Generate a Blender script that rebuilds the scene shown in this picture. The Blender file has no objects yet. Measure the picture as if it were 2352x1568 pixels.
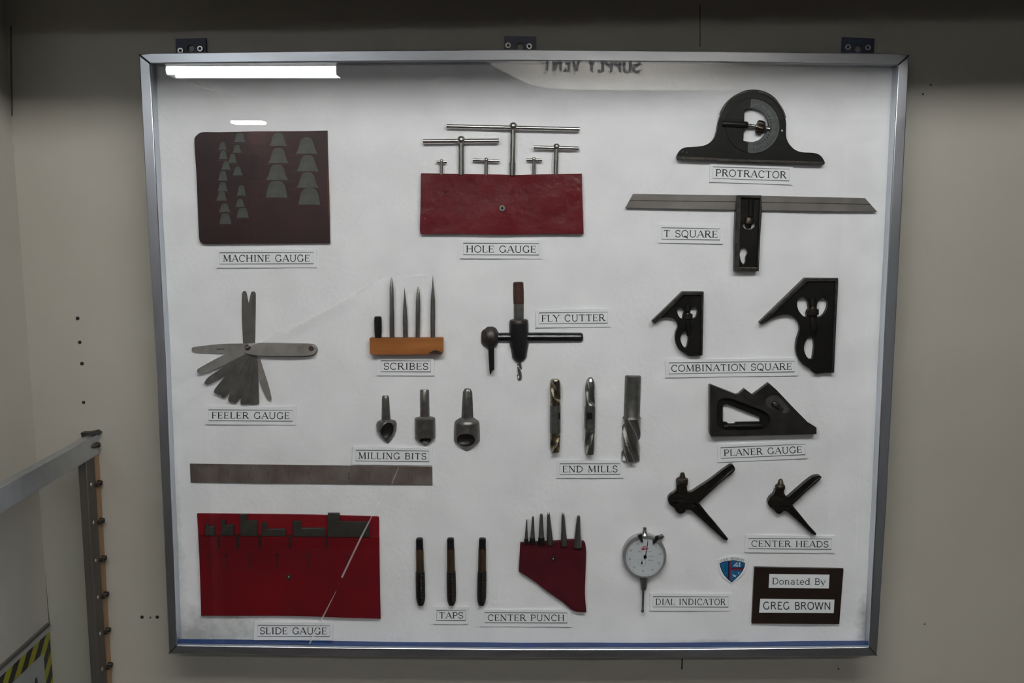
import bpy, bmesh, math, random
from mathutils import Vector, Matrix
from mathutils.geometry import tessellate_polygon

random.seed(7)
SC = bpy.context.scene
COL = SC.collection

# ------------------------------------------------------------------ camera
F = 2287.0                                   # focal length in pixels of the 2352x1568 frame (35 mm lens)
PITCH, YAW, ROLL = -0.1380843, 0.0035646, -0.0006494
CAM = Vector((-0.009458, -1.307239, 1.606704))
RM = (Matrix.Rotation(YAW, 3, 'Z') @ Matrix.Rotation(PITCH, 3, 'X') @ Matrix.Rotation(ROLL, 3, 'Y'))
cam = bpy.data.cameras.new('camera')
cam.sensor_width = 36.0
cam.lens = 36.0 * F / 2352.0
cam.clip_start = 0.02
co = bpy.data.objects.new('camera', cam)
COL.objects.link(co)
_r, _f, _u = RM.col[0], RM.col[1], RM.col[2]
co.matrix_world = Matrix(((_r.x, _u.x, -_f.x, CAM.x), (_r.y, _u.y, -_f.y, CAM.y), (_r.z, _u.z, -_f.z, CAM.z), (0, 0, 0, 1)))
SC.camera = co

# ------------------------------------------------------------------ light and exposure
SC.view_settings.view_transform = 'Standard'
SC.view_settings.look = 'None'
SC.view_settings.gamma = 1.0
SC.view_settings.use_curve_mapping = False
SC.view_settings.exposure = 0.0
KEY_POWER = 16.2      # emission of the fluorescent tubes over the case
FAR_POWER = 24.0       # emission of the fluorescent tubes further back in the room
DUCT_POWER = 122.0     # emission of the unseen tubes that brighten the supply duct
w = bpy.data.worlds.new('world')
SC.world = w
w.use_nodes = True
w.node_tree.nodes['Background'].inputs[0].default_value = (0.9, 0.95, 1.0, 1)
w.node_tree.nodes['Background'].inputs[1].default_value = 0.001

# ------------------------------------------------------------------ layout of the wall and the case
YW = 0.0              # wall face
YF = -0.055           # front of the aluminium frame
YG = -0.0525          # front of the glass
YB = -0.037           # face of the white batting


def ray(px, py):
    return RM @ Vector(((px - 1176.0) / F, 1.0, -(py - 784.0) / F))


def at(px, py, Y):
    d = ray(px, py)
    return CAM + d * ((Y - CAM.y) / d.y)


def bd(px, py, h):            # a point h metres proud of the batting
    return at(px, py, YB - h)


def pscale(px, py, h):        # metres per pixel there
    return (bd(px + 1, py, h) - bd(px, py, h)).length


def cv(x0, y0, s, pts):       # local survey coordinates -> frame coordinates
    return [((x0 + p[0] / s), (y0 + p[1] / s)) + tuple(q / s for q in p[2:]) for p in pts]


def smooth(pts, n=4, sharp=48, closed=True):
    """Catmull-Rom through pts; corners turning more than `sharp` degrees stay corners."""
    N = len(pts)
    out = []
    tang = []
    for i in range(N):
        a, b, c = Vector(pts[i - 1][:2]), Vector(pts[i][:2]), Vector(pts[(i + 1) % N][:2])
        u, v = (b - a), (c - b)
        ang = 0 if u.length < 1e-9 or v.length < 1e-9 else math.degrees(u.angle(v))
        if ang > sharp:
            tang.append(None)
        else:
            tang.append((c - a) * 0.5)
    for i in range(N if closed else N - 1):
        p, q = Vector(pts[i][:2]), Vector(pts[(i + 1) % N][:2])
        L = (q - p)
        t0 = tang[i] if tang[i] is not None else L
        t1 = tang[(i + 1) % N] if tang[(i + 1) % N] is not None else L
        if t0.length > 1e-9:
            t0 = t0.normalized() * min(t0.length, L.length)
        if t1.length > 1e-9:
            t1 = t1.normalized() * min(t1.length, L.length)
        for k in range(n):
            t = k / n
            out.append(tuple((2 * t**3 - 3 * t**2 + 1) * p + (t**3 - 2 * t**2 + t) * t0 + (-2 * t**3 + 3 * t**2) * q + (t**3 - t**2) * t1))
    return out


# ------------------------------------------------------------------ materials
MATS = {}


def mat(name, c1, rough=0.5, metal=0.0, c2=None, nscale=40.0, bump=0.0, bscale=None, stretch=(1, 1, 1),
        spec=0.5, rvar=0.0, coat=0.0, bdist=0.002, lo=0.35, hi=0.65, detail=4.0):
    if name in MATS:
        return MATS[name]
    m = bpy.data.materials.new(name)
    m.use_nodes = True
    nt = m.node_tree
    b = nt.nodes['Principled BSDF']
    b.inputs['Roughness'].default_value = rough
    b.inputs['Metallic'].default_value = metal
    b.inputs['Specular IOR Level'].default_value = spec
    b.inputs['Coat Weight'].default_value = coat
    tc = nt.nodes.new('ShaderNodeTexCoord')
    mp = nt.nodes.new('ShaderNodeMapping')
    mp.inputs['Scale'].default_value = stretch
    nt.links.new(tc.outputs['Object'], mp.inputs['Vector'])
    n = nt.nodes.new('ShaderNodeTexNoise')
    n.inputs['Scale'].default_value = nscale
    n.inputs['Detail'].default_value = detail
    nt.links.new(mp.outputs[0], n.inputs['Vector'])
    r = nt.nodes.new('ShaderNodeValToRGB')
    r.color_ramp.elements[0].position = lo
    r.color_ramp.elements[1].position = hi
    c2 = c2 or tuple(min(1, x * 0.86) for x in c1)
    r.color_ramp.elements[0].color = (*c2, 1)
    r.color_ramp.elements[1].color = (*c1, 1)
    nt.links.new(n.outputs['Fac'], r.inputs['Fac'])
    nt.links.new(r.outputs['Color'], b.inputs['Base Color'])
    if rvar:
        mr = nt.nodes.new('ShaderNodeMapRange')
        mr.inputs['To Min'].default_value = max(0.02, rough - rvar)
        mr.inputs['To Max'].default_value = min(1, rough + rvar)
        nt.links.new(n.outputs['Fac'], mr.inputs['Value'])
        nt.links.new(mr.outputs[0], b.inputs['Roughness'])
    if bump:
        n2 = nt.nodes.new('ShaderNodeTexNoise')
        n2.inputs['Scale'].default_value = bscale or nscale
        n2.inputs['Detail'].default_value = 5.0
        nt.links.new(mp.outputs[0], n2.inputs['Vector'])
        bp = nt.nodes.new('ShaderNodeBump')
        bp.inputs['Strength'].default_value = bump
        bp.inputs['Distance'].default_value = bdist
        nt.links.new(n2.outputs['Fac'], bp.inputs['Height'])
        nt.links.new(bp.outputs[0], b.inputs['Normal'])
    MATS[name] = m
    return m


def emit(name, col, power):
    m = bpy.data.materials.new(name)
    m.use_nodes = True
    nt = m.node_tree
    b = nt.nodes['Principled BSDF']
    b.inputs['Base Color'].default_value = (0.9, 0.9, 0.9, 1)
    b.inputs['Emission Color'].default_value = (*col, 1)
    b.inputs['Emission Strength'].default_value = power
    MATS[name] = m
    return m


def glassy(name, ior, gain, tint, rough=0.0):
    """Clear sheet: a ray goes straight through or is mirrored at the face it meets first (Fresnel)."""
    m = bpy.data.materials.new(name)
    m.use_nodes = True
    nt = m.node_tree
    nt.nodes.remove(nt.nodes['Principled BSDF'])
    out = nt.nodes['Material Output']
    tr = nt.nodes.new('ShaderNodeBsdfTransparent')
    tr.inputs[0].default_value = (*tint, 1)
    gl = nt.nodes.new('ShaderNodeBsdfGlossy')
    gl.inputs['Roughness'].default_value = rough
    fr = nt.nodes.new('ShaderNodeFresnel')
    fr.inputs['IOR'].default_value = ior
    ge = nt.nodes.new('ShaderNodeNewGeometry')
    inv = nt.nodes.new('ShaderNodeMath')
    inv.operation = 'SUBTRACT'
    inv.inputs[0].default_value = gain
    sc = nt.nodes.new('ShaderNodeMath')
    sc.operation = 'MULTIPLY'
    sc.inputs[1].default_value = gain
    nt.links.new(ge.outputs['Backfacing'], sc.inputs[0])
    nt.links.new(sc.outputs[0], inv.inputs[1])
    mu = nt.nodes.new('ShaderNodeMath')
    mu.operation = 'MULTIPLY'
    mu.use_clamp = True
    nt.links.new(fr.outputs[0], mu.inputs[0])
    nt.links.new(inv.outputs[0], mu.inputs[1])
    mx = nt.nodes.new('ShaderNodeMixShader')
    nt.links.new(mu.outputs[0], mx.inputs[0])
    nt.links.new(tr.outputs[0], mx.inputs[1])
    nt.links.new(gl.outputs[0], mx.inputs[2])
    nt.links.new(mx.outputs[0], out.inputs['Surface'])
    MATS[name] = m
    return m


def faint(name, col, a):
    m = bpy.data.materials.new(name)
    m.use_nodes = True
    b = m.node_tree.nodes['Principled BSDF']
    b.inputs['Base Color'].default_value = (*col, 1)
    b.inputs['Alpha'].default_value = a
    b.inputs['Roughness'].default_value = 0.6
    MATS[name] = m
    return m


M_wall = mat('wall_paint', (0.372, 0.366, 0.322), 0.42, c2=(0.348, 0.338, 0.293), nscale=5, bump=0.22, bscale=28, lo=0.3, hi=0.7)
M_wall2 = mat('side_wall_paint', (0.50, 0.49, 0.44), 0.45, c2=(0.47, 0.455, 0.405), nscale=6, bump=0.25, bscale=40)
M_room = mat('room_paint', (0.10, 0.09, 0.085), 0.6, nscale=3)
M_rear = mat('dark_rear_paint', (0.022, 0.019, 0.018), 0.7, nscale=3)
M_panel = mat('reflection_panel_paint', (0.16, 0.072, 0.068), 0.6, nscale=4)
M_ceil = mat('ceiling_paint', (0.12, 0.115, 0.11), 0.7, nscale=3)
M_floor = mat('floor_tile', (0.05, 0.045, 0.042), 0.5, nscale=4)
M_alu = mat('brushed_aluminium', (0.61, 0.645, 0.70), 0.32, 1.0, c2=(0.55, 0.585, 0.635), nscale=60, stretch=(0.15, 1, 1), bump=0.05, rvar=0.08)
M_aluv = mat('brushed_aluminium_upright', (0.61, 0.645, 0.70), 0.32, 1.0, c2=(0.55, 0.585, 0.635), nscale=60, stretch=(1, 1, 0.15), bump=0.05, rvar=0.08)
M_steel = mat('tool_steel', (0.42, 0.41, 0.39), 0.30, 1.0, c2=(0.36, 0.35, 0.335), nscale=300, lo=.2, hi=.8, rvar=0.03)
M_bright = mat('bright_steel', (0.66, 0.64, 0.62), 0.20, 1.0, c2=(0.56, 0.54, 0.52), nscale=300, lo=.2, hi=.8, rvar=0.02)
M_grey = mat('grey_steel', (0.17, 0.165, 0.157), 0.42, 0.75, c2=(0.125, 0.12, 0.113), nscale=150, rvar=0.05)
M_blade = mat('blade_steel', (0.235, 0.225, 0.213), 0.42, 0.8, c2=(0.165, 0.155, 0.143), nscale=70, rvar=0.1, lo=0.25, hi=0.7)
M_blade3 = mat('square_blade_steel', (0.28, 0.262, 0.25), 0.42, 0.8, c2=(0.20, 0.18, 0.17), nscale=30, rvar=0.08, lo=.25, hi=.75)
M_blade2 = mat('pale_blade_steel', (0.50, 0.48, 0.46), 0.40, 0.8, c2=(0.38, 0.36, 0.335), nscale=70, rvar=0.1, lo=0.3, hi=0.6)
M_rule = mat('rule_steel', (0.25, 0.215, 0.195), 0.5, 0.6, c2=(0.16, 0.122, 0.105), nscale=35, rvar=0.1)
M_black = mat('black_paint', (0.007, 0.007, 0.0065), 0.36, 0.0, c2=(0.011, 0.010, 0.009), nscale=80, bump=0.03, bscale=160, spec=0.22)
M_oxide_shading = mat('black_oxide_and_shading', (0.015, 0.015, 0.017), 0.35, 0.4, c2=(0.012, 0.012, 0.013), nscale=200, rvar=0.08)  # black tool finish, and painted shading in the milling bit hollows
M_rim = mat('worn_edge_steel', (0.085, 0.078, 0.072), 0.40, 0.7, c2=(0.045, 0.038, 0.034), nscale=120, rvar=0.1)
M_plan = mat('dark_ground_steel', (0.055, 0.050, 0.047), 0.42, 0.6, c2=(0.032, 0.027, 0.025), nscale=50, rvar=0.1)
M_head = mat('oily_black_steel', (0.030, 0.026, 0.022), 0.26, 0.5, c2=(0.016, 0.013, 0.011), nscale=90, bump=0.08, bscale=150)
M_knob = mat('brown_brass', (0.075, 0.058, 0.045), 0.38, 0.8, c2=(0.04, 0.03, 0.024), nscale=200)
M_rust = mat('rusted_steel', (0.085, 0.034, 0.024), 0.6, 0.3, c2=(0.05, 0.022, 0.017), nscale=120, bump=0.08)
M_bronze = mat('tap_bronze', (0.11, 0.065, 0.035), 0.42, 0.6, c2=(0.05, 0.032, 0.02), nscale=160, stretch=(1, 1, 0.25))
M_gold = mat('amber_steel', (0.40, 0.31, 0.18), 0.27, 1.0, c2=(0.22, 0.20, 0.18), nscale=90, rvar=0.08)
M_red = mat('red_vinyl', (0.135, 0.008, 0.014), 0.30, c2=(0.10, 0.005, 0.010), nscale=14, bump=0.5, bscale=13, bdist=0.012)
M_red2 = mat('red_vinyl_dull', (0.20, 0.003, 0.008), 0.55, spec=.25, c2=(0.14, 0.004, 0.007), nscale=12, bump=0.30, bscale=14)
M_red3 = mat('red_vinyl_pocket', (0.150, 0.002, 0.006), 0.5, spec=.25, c2=(0.10, 0.003, 0.006), nscale=10, bump=0.30, bscale=14)
M_slit = mat('dark_red_slit', (0.018, 0.002, 0.003), 0.7)
M_dred = mat('wine_leather', (0.075, 0.003, 0.008), 0.6, spec=0.25, c2=(0.05, 0.002, 0.006), nscale=25, bump=0.2, bscale=60)
M_maroon = mat('maroon_vinyl', (0.030, 0.006, 0.008), 0.42, c2=(0.018, 0.004, 0.005), nscale=18, bump=0.25, bscale=22)
M_mline = mat('maroon_slot_edge', (0.060, 0.022, 0.022), 0.5)
M_leaf = mat('gauge_leaf_steel', (0.085, 0.092, 0.085), 0.5, 0.3, c2=(0.06, 0.065, 0.06), nscale=70)
M_block = mat('slide_block_steel', (0.050, 0.050, 0.042), 0.5, 0.4, c2=(0.035, 0.034, 0.028), nscale=80)
M_wood = mat('oiled_wood', (0.36, 0.125, 0.022), 0.5, c2=(0.255, 0.08, 0.013), nscale=60, stretch=(0.25, 1, 1.6), bump=0.05)
M_strip = mat('wood_strip', (0.33, 0.21, 0.11), 0.6, c2=(0.24, 0.14, 0.07), nscale=40, stretch=(1, 1, 0.1))
M_scorch = mat('scorched_wood', (0.018, 0.010, 0.007), 0.6)
M_paper = mat('white_paper', (0.82, 0.815, 0.85), 0.7, c2=(0.79, 0.785, 0.82), nscale=20)
M_paper2 = mat('bright_paper', (0.80, 0.81, 0.84), 0.6, nscale=20, c2=(0.78, 0.79, 0.82))
M_ink = mat('black_ink', (0.02, 0.02, 0.022), 0.6)
M_line = mat('grey_ink', (0.17, 0.17, 0.18), 0.6)
M_brown = mat('dark_brown_plate', (0.017, 0.008, 0.005), 0.35, c2=(0.012, 0.006, 0.004), nscale=20)
M_blue = mat('blue_paint', (0.0, 0.035, 0.17), 0.35, c2=(0.0, 0.028, 0.14), nscale=30)
M_blued = mat('dark_blue_paint', (0.002, 0.020, 0.075), 0.4, c2=(0.002, 0.014, 0.055), nscale=40)
M_shield = mat('shield_blue', (0.002, 0.115, 0.30), 0.5, c2=(0.002, 0.10, 0.25), nscale=150)
M_navy = mat('navy_ink', (0.004, 0.012, 0.045), 0.5)
M_crim = mat('crimson_ink', (0.20, 0.012, 0.05), 0.5)
M_sred = mat('red_ink', (0.42, 0.012, 0.03), 0.5)
M_white = mat('white_ink', (0.55, 0.62, 0.66), 0.5)
M_dial = mat('dial_face', (0.52, 0.54, 0.57), 0.5, nscale=20, c2=(0.50, 0.52, 0.55))
M_hole = mat('hole_dark', (0.008, 0.007, 0.006), 0.8)
M_crack = mat('dark_seam', (0.10, 0.092, 0.075), 0.8)  # dark tone of the wall seams and the sign's top edge
M_rubber = mat('black_rubber', (0.012, 0.010, 0.009), 0.45)
M_zinc = mat('zinc_screw', (0.5, 0.5, 0.48), 0.3, 1.0, nscale=300)
M_sign = mat('sign_white', (0.36, 0.38, 0.38), 0.5, nscale=12)
M_duct = mat('duct_paint', (0.72, 0.70, 0.66), 0.6, nscale=6)
M_pipe = mat('pipe_lagging', (0.62, 0.60, 0.55), 0.7, nscale=10)
M_housing = mat('lamp_housing', (0.55, 0.55, 0.53), 0.5)
M_tubeA = emit('tube_light_over_case', (1.0, 0.965, 0.945), KEY_POWER)
M_tubeC = emit('tube_light_duct', (1.0, 0.97, 0.94), DUCT_POWER)
M_tubeB = emit('tube_light_room', (0.95, 0.98, 1.0), FAR_POWER)
M_glass = glassy('case_glass', 1.5, 1.25, (0.97, 0.985, 0.98))
M_acryl = glassy('clear_acrylic', 1.49, 0.4, (0.965, 0.975, 0.975))
M_streak = faint('streak_white', (0.85, 0.85, 0.88), 0.18)
M_streak2 = faint('streak_white_strong', (0.9, 0.88, 0.9), 0.30)

# white batting: soft fibre with a grey dirt stain low in the left corner
mb = mat('white_batting', (0.84, 0.83, 0.86), 0.95, c2=(0.78, 0.77, 0.80), nscale=22, bump=0.25, bscale=170, spec=0.1, detail=8)
nt = mb.node_tree
tc = [n for n in nt.nodes if n.type == 'TEX_COORD'][0]
bs = nt.nodes['Principled BSDF']
ramp = [n for n in nt.nodes if n.type == 'VALTORGB'][0]
prev = ramp.outputs['Color']


def stain(prev, centre, rx, rz, col, amount, ns):
    mpn = nt.nodes.new('ShaderNodeMapping')
    mpn.vector_type = 'TEXTURE'
    mpn.inputs['Location'].default_value = centre
    mpn.inputs['Scale'].default_value = (rx, 1.0, rz)
    nt.links.new(tc.outputs['Object'], mpn.inputs['Vector'])
    ln = nt.nodes.new('ShaderNodeVectorMath')
    ln.operation = 'LENGTH'
    nt.links.new(mpn.outputs[0], ln.inputs[0])
    nz = nt.nodes.new('ShaderNodeTexNoise')
    nz.inputs['Scale'].default_value = ns
    nz.inputs['Detail'].default_value = 9
    nz.inputs['Roughness'].default_value = 0.7
    nt.links.new(tc.outputs['Object'], nz.inputs['Vector'])
    a = nt.nodes.new('ShaderNodeMath')
    a.operation = 'MULTIPLY_ADD'
    a.inputs[1].default_value = 1.6
    nt.links.new(nz.outputs['Fac'], a.inputs[0])
    nt.links.new(ln.outputs['Value'], a.inputs[2])
    r = nt.nodes.new('ShaderNodeMapRange')
    r.inputs['From Min'].default_value = 1.0
    r.inputs['From Max'].default_value = 1.75
    r.inputs['To Min'].default_value = amount
    r.inputs['To Max'].default_value = 0.0
    nt.links.new(a.outputs[0], r.inputs['Value'])
    mx = nt.nodes.new('ShaderNodeMix')
    mx.data_type = 'RGBA'
    mx.inputs['B'].default_value = (*col, 1)
    nt.links.new(r.outputs[0], mx.inputs['Factor'])
    nt.links.new(prev, mx.inputs['A'])
    return mx.outputs['Result']


_case0 = Vector((0, 0, 1.40))
_c = bd(410, 1470, 0) - _case0
prev = stain(prev, (_c.x, _c.y, _c.z), 0.16, 0.05, (0.30, 0.30, 0.29), 0.75, 45)
_c = bd(395, 1300, 0) - _case0
prev = stain(prev, (_c.x, _c.y, _c.z), 0.02, 0.22, (0.40, 0.41, 0.41), 0.6, 60)
_c = bd(1990, 1440, 0) - _case0
prev = stain(prev, (_c.x, _c.y, _c.z), 0.018, 0.05, (0.25, 0.25, 0.25), 0.7, 60)
_c = bd(1650, 1476, 0) - _case0
prev = stain(prev, (_c.x, _c.y, _c.z), 0.06, 0.006, (0.35, 0.35, 0.35), 0.5, 60)
nt.links.new(prev, bs.inputs['Base Color'])

# hazard stripes of the sign (pattern lives in the band's own material)
mh = bpy.data.materials.new('hazard_stripes')
mh.use_nodes = True
_nt = mh.node_tree
_b = _nt.nodes['Principled BSDF']
_b.inputs['Roughness'].default_value = 0.5
_tc = _nt.nodes.new('ShaderNodeTexCoord')
_sx = _nt.nodes.new('ShaderNodeSeparateXYZ')
_nt.links.new(_tc.outputs['Object'], _sx.inputs[0])
_ad = _nt.nodes.new('ShaderNodeMath')
_ad.operation = 'SUBTRACT'
_nt.links.new(_sx.outputs['Y'], _ad.inputs[0])
_nt.links.new(_sx.outputs['Z'], _ad.inputs[1])
HZ_PERIOD, HZ_SHIFT = 0.036, 0.010
_m1 = _nt.nodes.new('ShaderNodeMath')
_m1.operation = 'ADD'
_m1.inputs[1].default_value = 10 * HZ_PERIOD + HZ_SHIFT
_nt.links.new(_ad.outputs[0], _m1.inputs[0])
_m2 = _nt.nodes.new('ShaderNodeMath')
_m2.operation = 'MODULO'
_m2.inputs[1].default_value = HZ_PERIOD
_nt.links.new(_m1.outputs[0], _m2.inputs[0])
_m3 = _nt.nodes.new('ShaderNodeMath')
_m3.operation = 'GREATER_THAN'
_m3.inputs[1].default_value = HZ_PERIOD * 0.5
_nt.links.new(_m2.outputs[0], _m3.inputs[0])
_mx = _nt.nodes.new('ShaderNodeMix')
_mx.data_type = 'RGBA'
_mx.inputs['A'].default_value = (0.02, 0.018, 0.02, 1)
_mx.inputs['B'].default_value = (0.30, 0.29, 0.012, 1)
_nt.links.new(_m3.outputs[0], _mx.inputs['Factor'])
_nt.links.new(_mx.outputs['Result'], _b.inputs['Base Color'])
M_haz = mh


# ------------------------------------------------------------------ objects
def tag(o, label=None, cat=None, group=None, kind=None):
    if label:
        o['label'] = label
    if cat:
        o['category'] = cat
    if group:
        o['group'] = group
    if kind:
        o['kind'] = kind
    return o


def mesh_obj(name, bm, m, origin, bevel=0, seg=2, flat=False, angle=38):
    me = bpy.data.meshes.new(name)
    bmesh.ops.recalc_face_normals(bm, faces=bm.faces[:])
    for v in bm.verts:
        v.co -= origin
    if not flat:
        for f in bm.faces:
            f.smooth = True
    bm.to_mesh(me)
    bm.free()
    if not flat:
        me.set_sharp_from_angle(angle=math.radians(angle))
    me.materials.append(m)
    o = bpy.data.objects.new(name, me)
    COL.objects.link(o)
    if bevel:
        b = o.modifiers.new('bevel', 'BEVEL')
        b.width = bevel
        b.segments = seg
        b.limit_method = 'ANGLE'
        b.angle_limit = math.radians(40)
    return o


class Thing:
    """An Empty at the thing's base; its parts are children."""

    def __init__(self, name, label, cat, loc, group=None):
        self.o = bpy.data.objects.new(name, None)
        self.o.empty_display_size = 0.01
        COL.objects.link(self.o)
        self.loc = Vector(loc)
        self.o.location = self.loc
        tag(self.o, label, cat, group)

    def part(self, name, bm, m, parent=None, label=None, **kw):
        o = mesh_obj(name, bm, m, self.loc, **kw)
        o.parent = parent or self.o
        if label:
            o['label'] = label
        return o


def single(name, bm, m, loc, label, cat, group=None, **kw):
    o = mesh_obj(name, bm, m, Vector(loc), **kw)
    o.location = Vector(loc)
    return tag(o, label, cat, group)


def struct(name, bm, m, **kw):
    o = mesh_obj(name, bm, m, Vector((0, 0, 0)), **kw)
    o['kind'] = 'structure'
    return o


# ------------------------------------------------------------------ shapes
def box(bm, x0, x1, y0, y1, z0, z1):
    v = [bm.verts.new((x, y, z)) for x in (x0, x1) for y in (y0, y1) for z in (z0, z1)]
    for f in ((0, 1, 3, 2), (4, 6, 7, 5), (0, 4, 5, 1), (2, 3, 7, 6), (0, 2, 6, 4), (1, 5, 7, 3)):
        bm.faces.new([v[i] for i in f])


def prism(bm, front, back, holes_f=(), holes_b=()):
    """Solid between a front outline and a back outline (same count), with through holes."""
    loops_f = [front] + list(holes_f)
    loops_b = [back] + list(holes_b)
    F_, B_ = [], []
    for lf, lb in zip(loops_f, loops_b):
        vf = [bm.verts.new(p) for p in lf]
        vb = [bm.verts.new(p) for p in lb]
        n = len(vf)
        for i in range(n):
            bm.faces.new((vf[i], vf[(i + 1) % n], vb[(i + 1) % n], vb[i]))
        F_ += vf
        B_ += vb
    n0 = (front[1] - front[0]).cross(front[2] - front[0])
    tri = tessellate_polygon(loops_f)
    for t in tri:
        try:
            bm.faces.new([F_[i] for i in t])
        except ValueError:
            pass
        try:
            bm.faces.new([B_[i] for i in reversed(t)])
        except ValueError:
            pass


def slab(bm, pts, h0, h1, holes=(), ybase=YB):
    """Flat piece lying on the batting: outline in frame coordinates seen at its front face h1."""
    fr = [at(p[0], p[1], ybase - h1) for p in pts]
    bk = [Vector((p.x, ybase - h0, p.z)) for p in fr]
    hf = [[at(p[0], p[1], ybase - h1) for p in h] for h in holes]
    hb = [[Vector((p.x, ybase - h0, p.z)) for p in h] for h in hf]
    prism(bm, fr, bk, hf, hb)


def circle(cx, cy, rx, ry=None, n=28, a0=0, a1=360):
    ry = ry or rx
    full = abs(a1 - a0) >= 360
    k = n if full else n + 1
    return [(cx + rx * math.cos(math.radians(a0 + (a1 - a0) * i / n)), cy + ry * math.sin(math.radians(a0 + (a1 - a0) * i / n))) for i in range(k)]


def lathe(bm, pts, h, seg=20, rad=None, rings=0, flatten=1.0, mapper=None):
    """Turned piece lying in the plane of the board: pts = (x, y, r) in frame pixels, axis through first and last."""
    mp = mapper or (lambda x, y: bd(x, y, h))
    if rings:
        L = [0.0]
        for a, b in zip(pts, pts[1:]):
            L.append(L[-1] + math.hypot(b[0] - a[0], b[1] - a[1]))
        q = []
        tt = sorted(set([round(L[-1] * i / rings, 5) for i in range(rings + 1)] + [round(x, 5) for x in L]))
        for t in tt:
            k = 0
            while k < len(L) - 2 and t > L[k + 1] + 1e-6:
                k += 1
            d = L[k + 1] - L[k]
            u = 0 if d < 1e-9 else min(1, max(0, (t - L[k]) / d))
            q.append(tuple(pts[k][j] * (1 - u) + pts[k + 1][j] * u for j in range(3)))
        pts = q
    P = [mp(p[0], p[1]) for p in pts]
    ax = (P[-1] - P[0]).normalized()
    nrm = Vector((0, -1, 0))
    side = ax.cross(nrm).normalized()
    tot = (P[-1] - P[0]).length
    prev = None
    first = None
    for p, c in zip(pts, P):
        s = (mp(p[0] + 1, p[1]) - mp(p[0], p[1])).length
        t = (c - P[0]).length / tot if tot else 0
        ring = []
        for i in range(seg):
            a = 2 * math.pi * i / seg
            r = p[2] * s * (rad(a, t) if rad else 1.0)
            ring.append(bm.verts.new(c + side * (r * math.cos(a)) + nrm * (r * math.sin(a) * flatten)))
        if prev:
            for i in range(seg):
                bm.faces.new((prev[i], prev[(i + 1) % seg], ring[(i + 1) % seg], ring[i]))
        else:
            first = ring
        prev = ring
    bm.faces.new(first)
    bm.faces.new(list(reversed(prev)))


def ball(bm, x, y, r, h, n=14):
    c = bd(x, y, h)
    s = pscale(x, y, h) * r
    bmesh.ops.create_uvsphere(bm, u_segments=n, v_segments=max(6, n // 2 + 1), radius=s, matrix=Matrix.Translation(c))


def nest(r):
    """Height of the axis for a round tool of pixel radius r bedded in the soft batting below the glass, and its radius factor."""
    m = r * pscale(1176, 800, 0.004)
    if m < 0.0068:
        return m * .75, 1.0
    q = (m * m + 0.0118 ** 2) / 0.0236
    return (0.0118 - q, q / m) if m > 0.0118 else (0.0118 - m, 1.0)


def rx(r, x=1176, y=800):      # radius in pixels -> metres on the board
    return r * pscale(x, y, 0.004)


def ribbon(bm, pts, wd, mp, close=False):
    """Printed or scribed line: a thin flat strip following pts."""
    P = [Vector(p) for p in pts]
    n = len(P)
    L, R = [], []
    for i in range(n):
        a = P[i - 1] if (i or close) else P[i]
        b = P[(i + 1) % n] if (i < n - 1 or close) else P[i]
        d = (b - a)
        d = d.normalized() if d.length > 1e-9 else Vector((1, 0))
        k = 1.0
        if 0 < i < n - 1 or close:
            u = (P[i] - P[i - 1])
            if u.length > 1e-9:
                k = 1 / max(0.6, abs(u.normalized().dot(d)))
        w_ = wd[i] if isinstance(wd, (list, tuple)) else wd
        nn = Vector((-d.y, d.x)) * (w_ * 0.5 * k)
        L.append(bm.verts.new(mp(*(P[i] + nn))))
        R.append(bm.verts.new(mp(*(P[i] - nn))))
    for i in range(n if close else n - 1):
        j = (i + 1) % n
        bm.faces.new((L[i], L[j], R[j], R[i]))


# ------------------------------------------------------------------ lettering drawn with strokes
def el(cx, cy, ax, ay, a0, a1, n=12):
    return [(cx + ax * math.cos(math.radians(a0 + (a1 - a0) * i / n)), cy + ay * math.sin(math.radians(a0 + (a1 - a0) * i / n))) for i in range(n + 1)]


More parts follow.
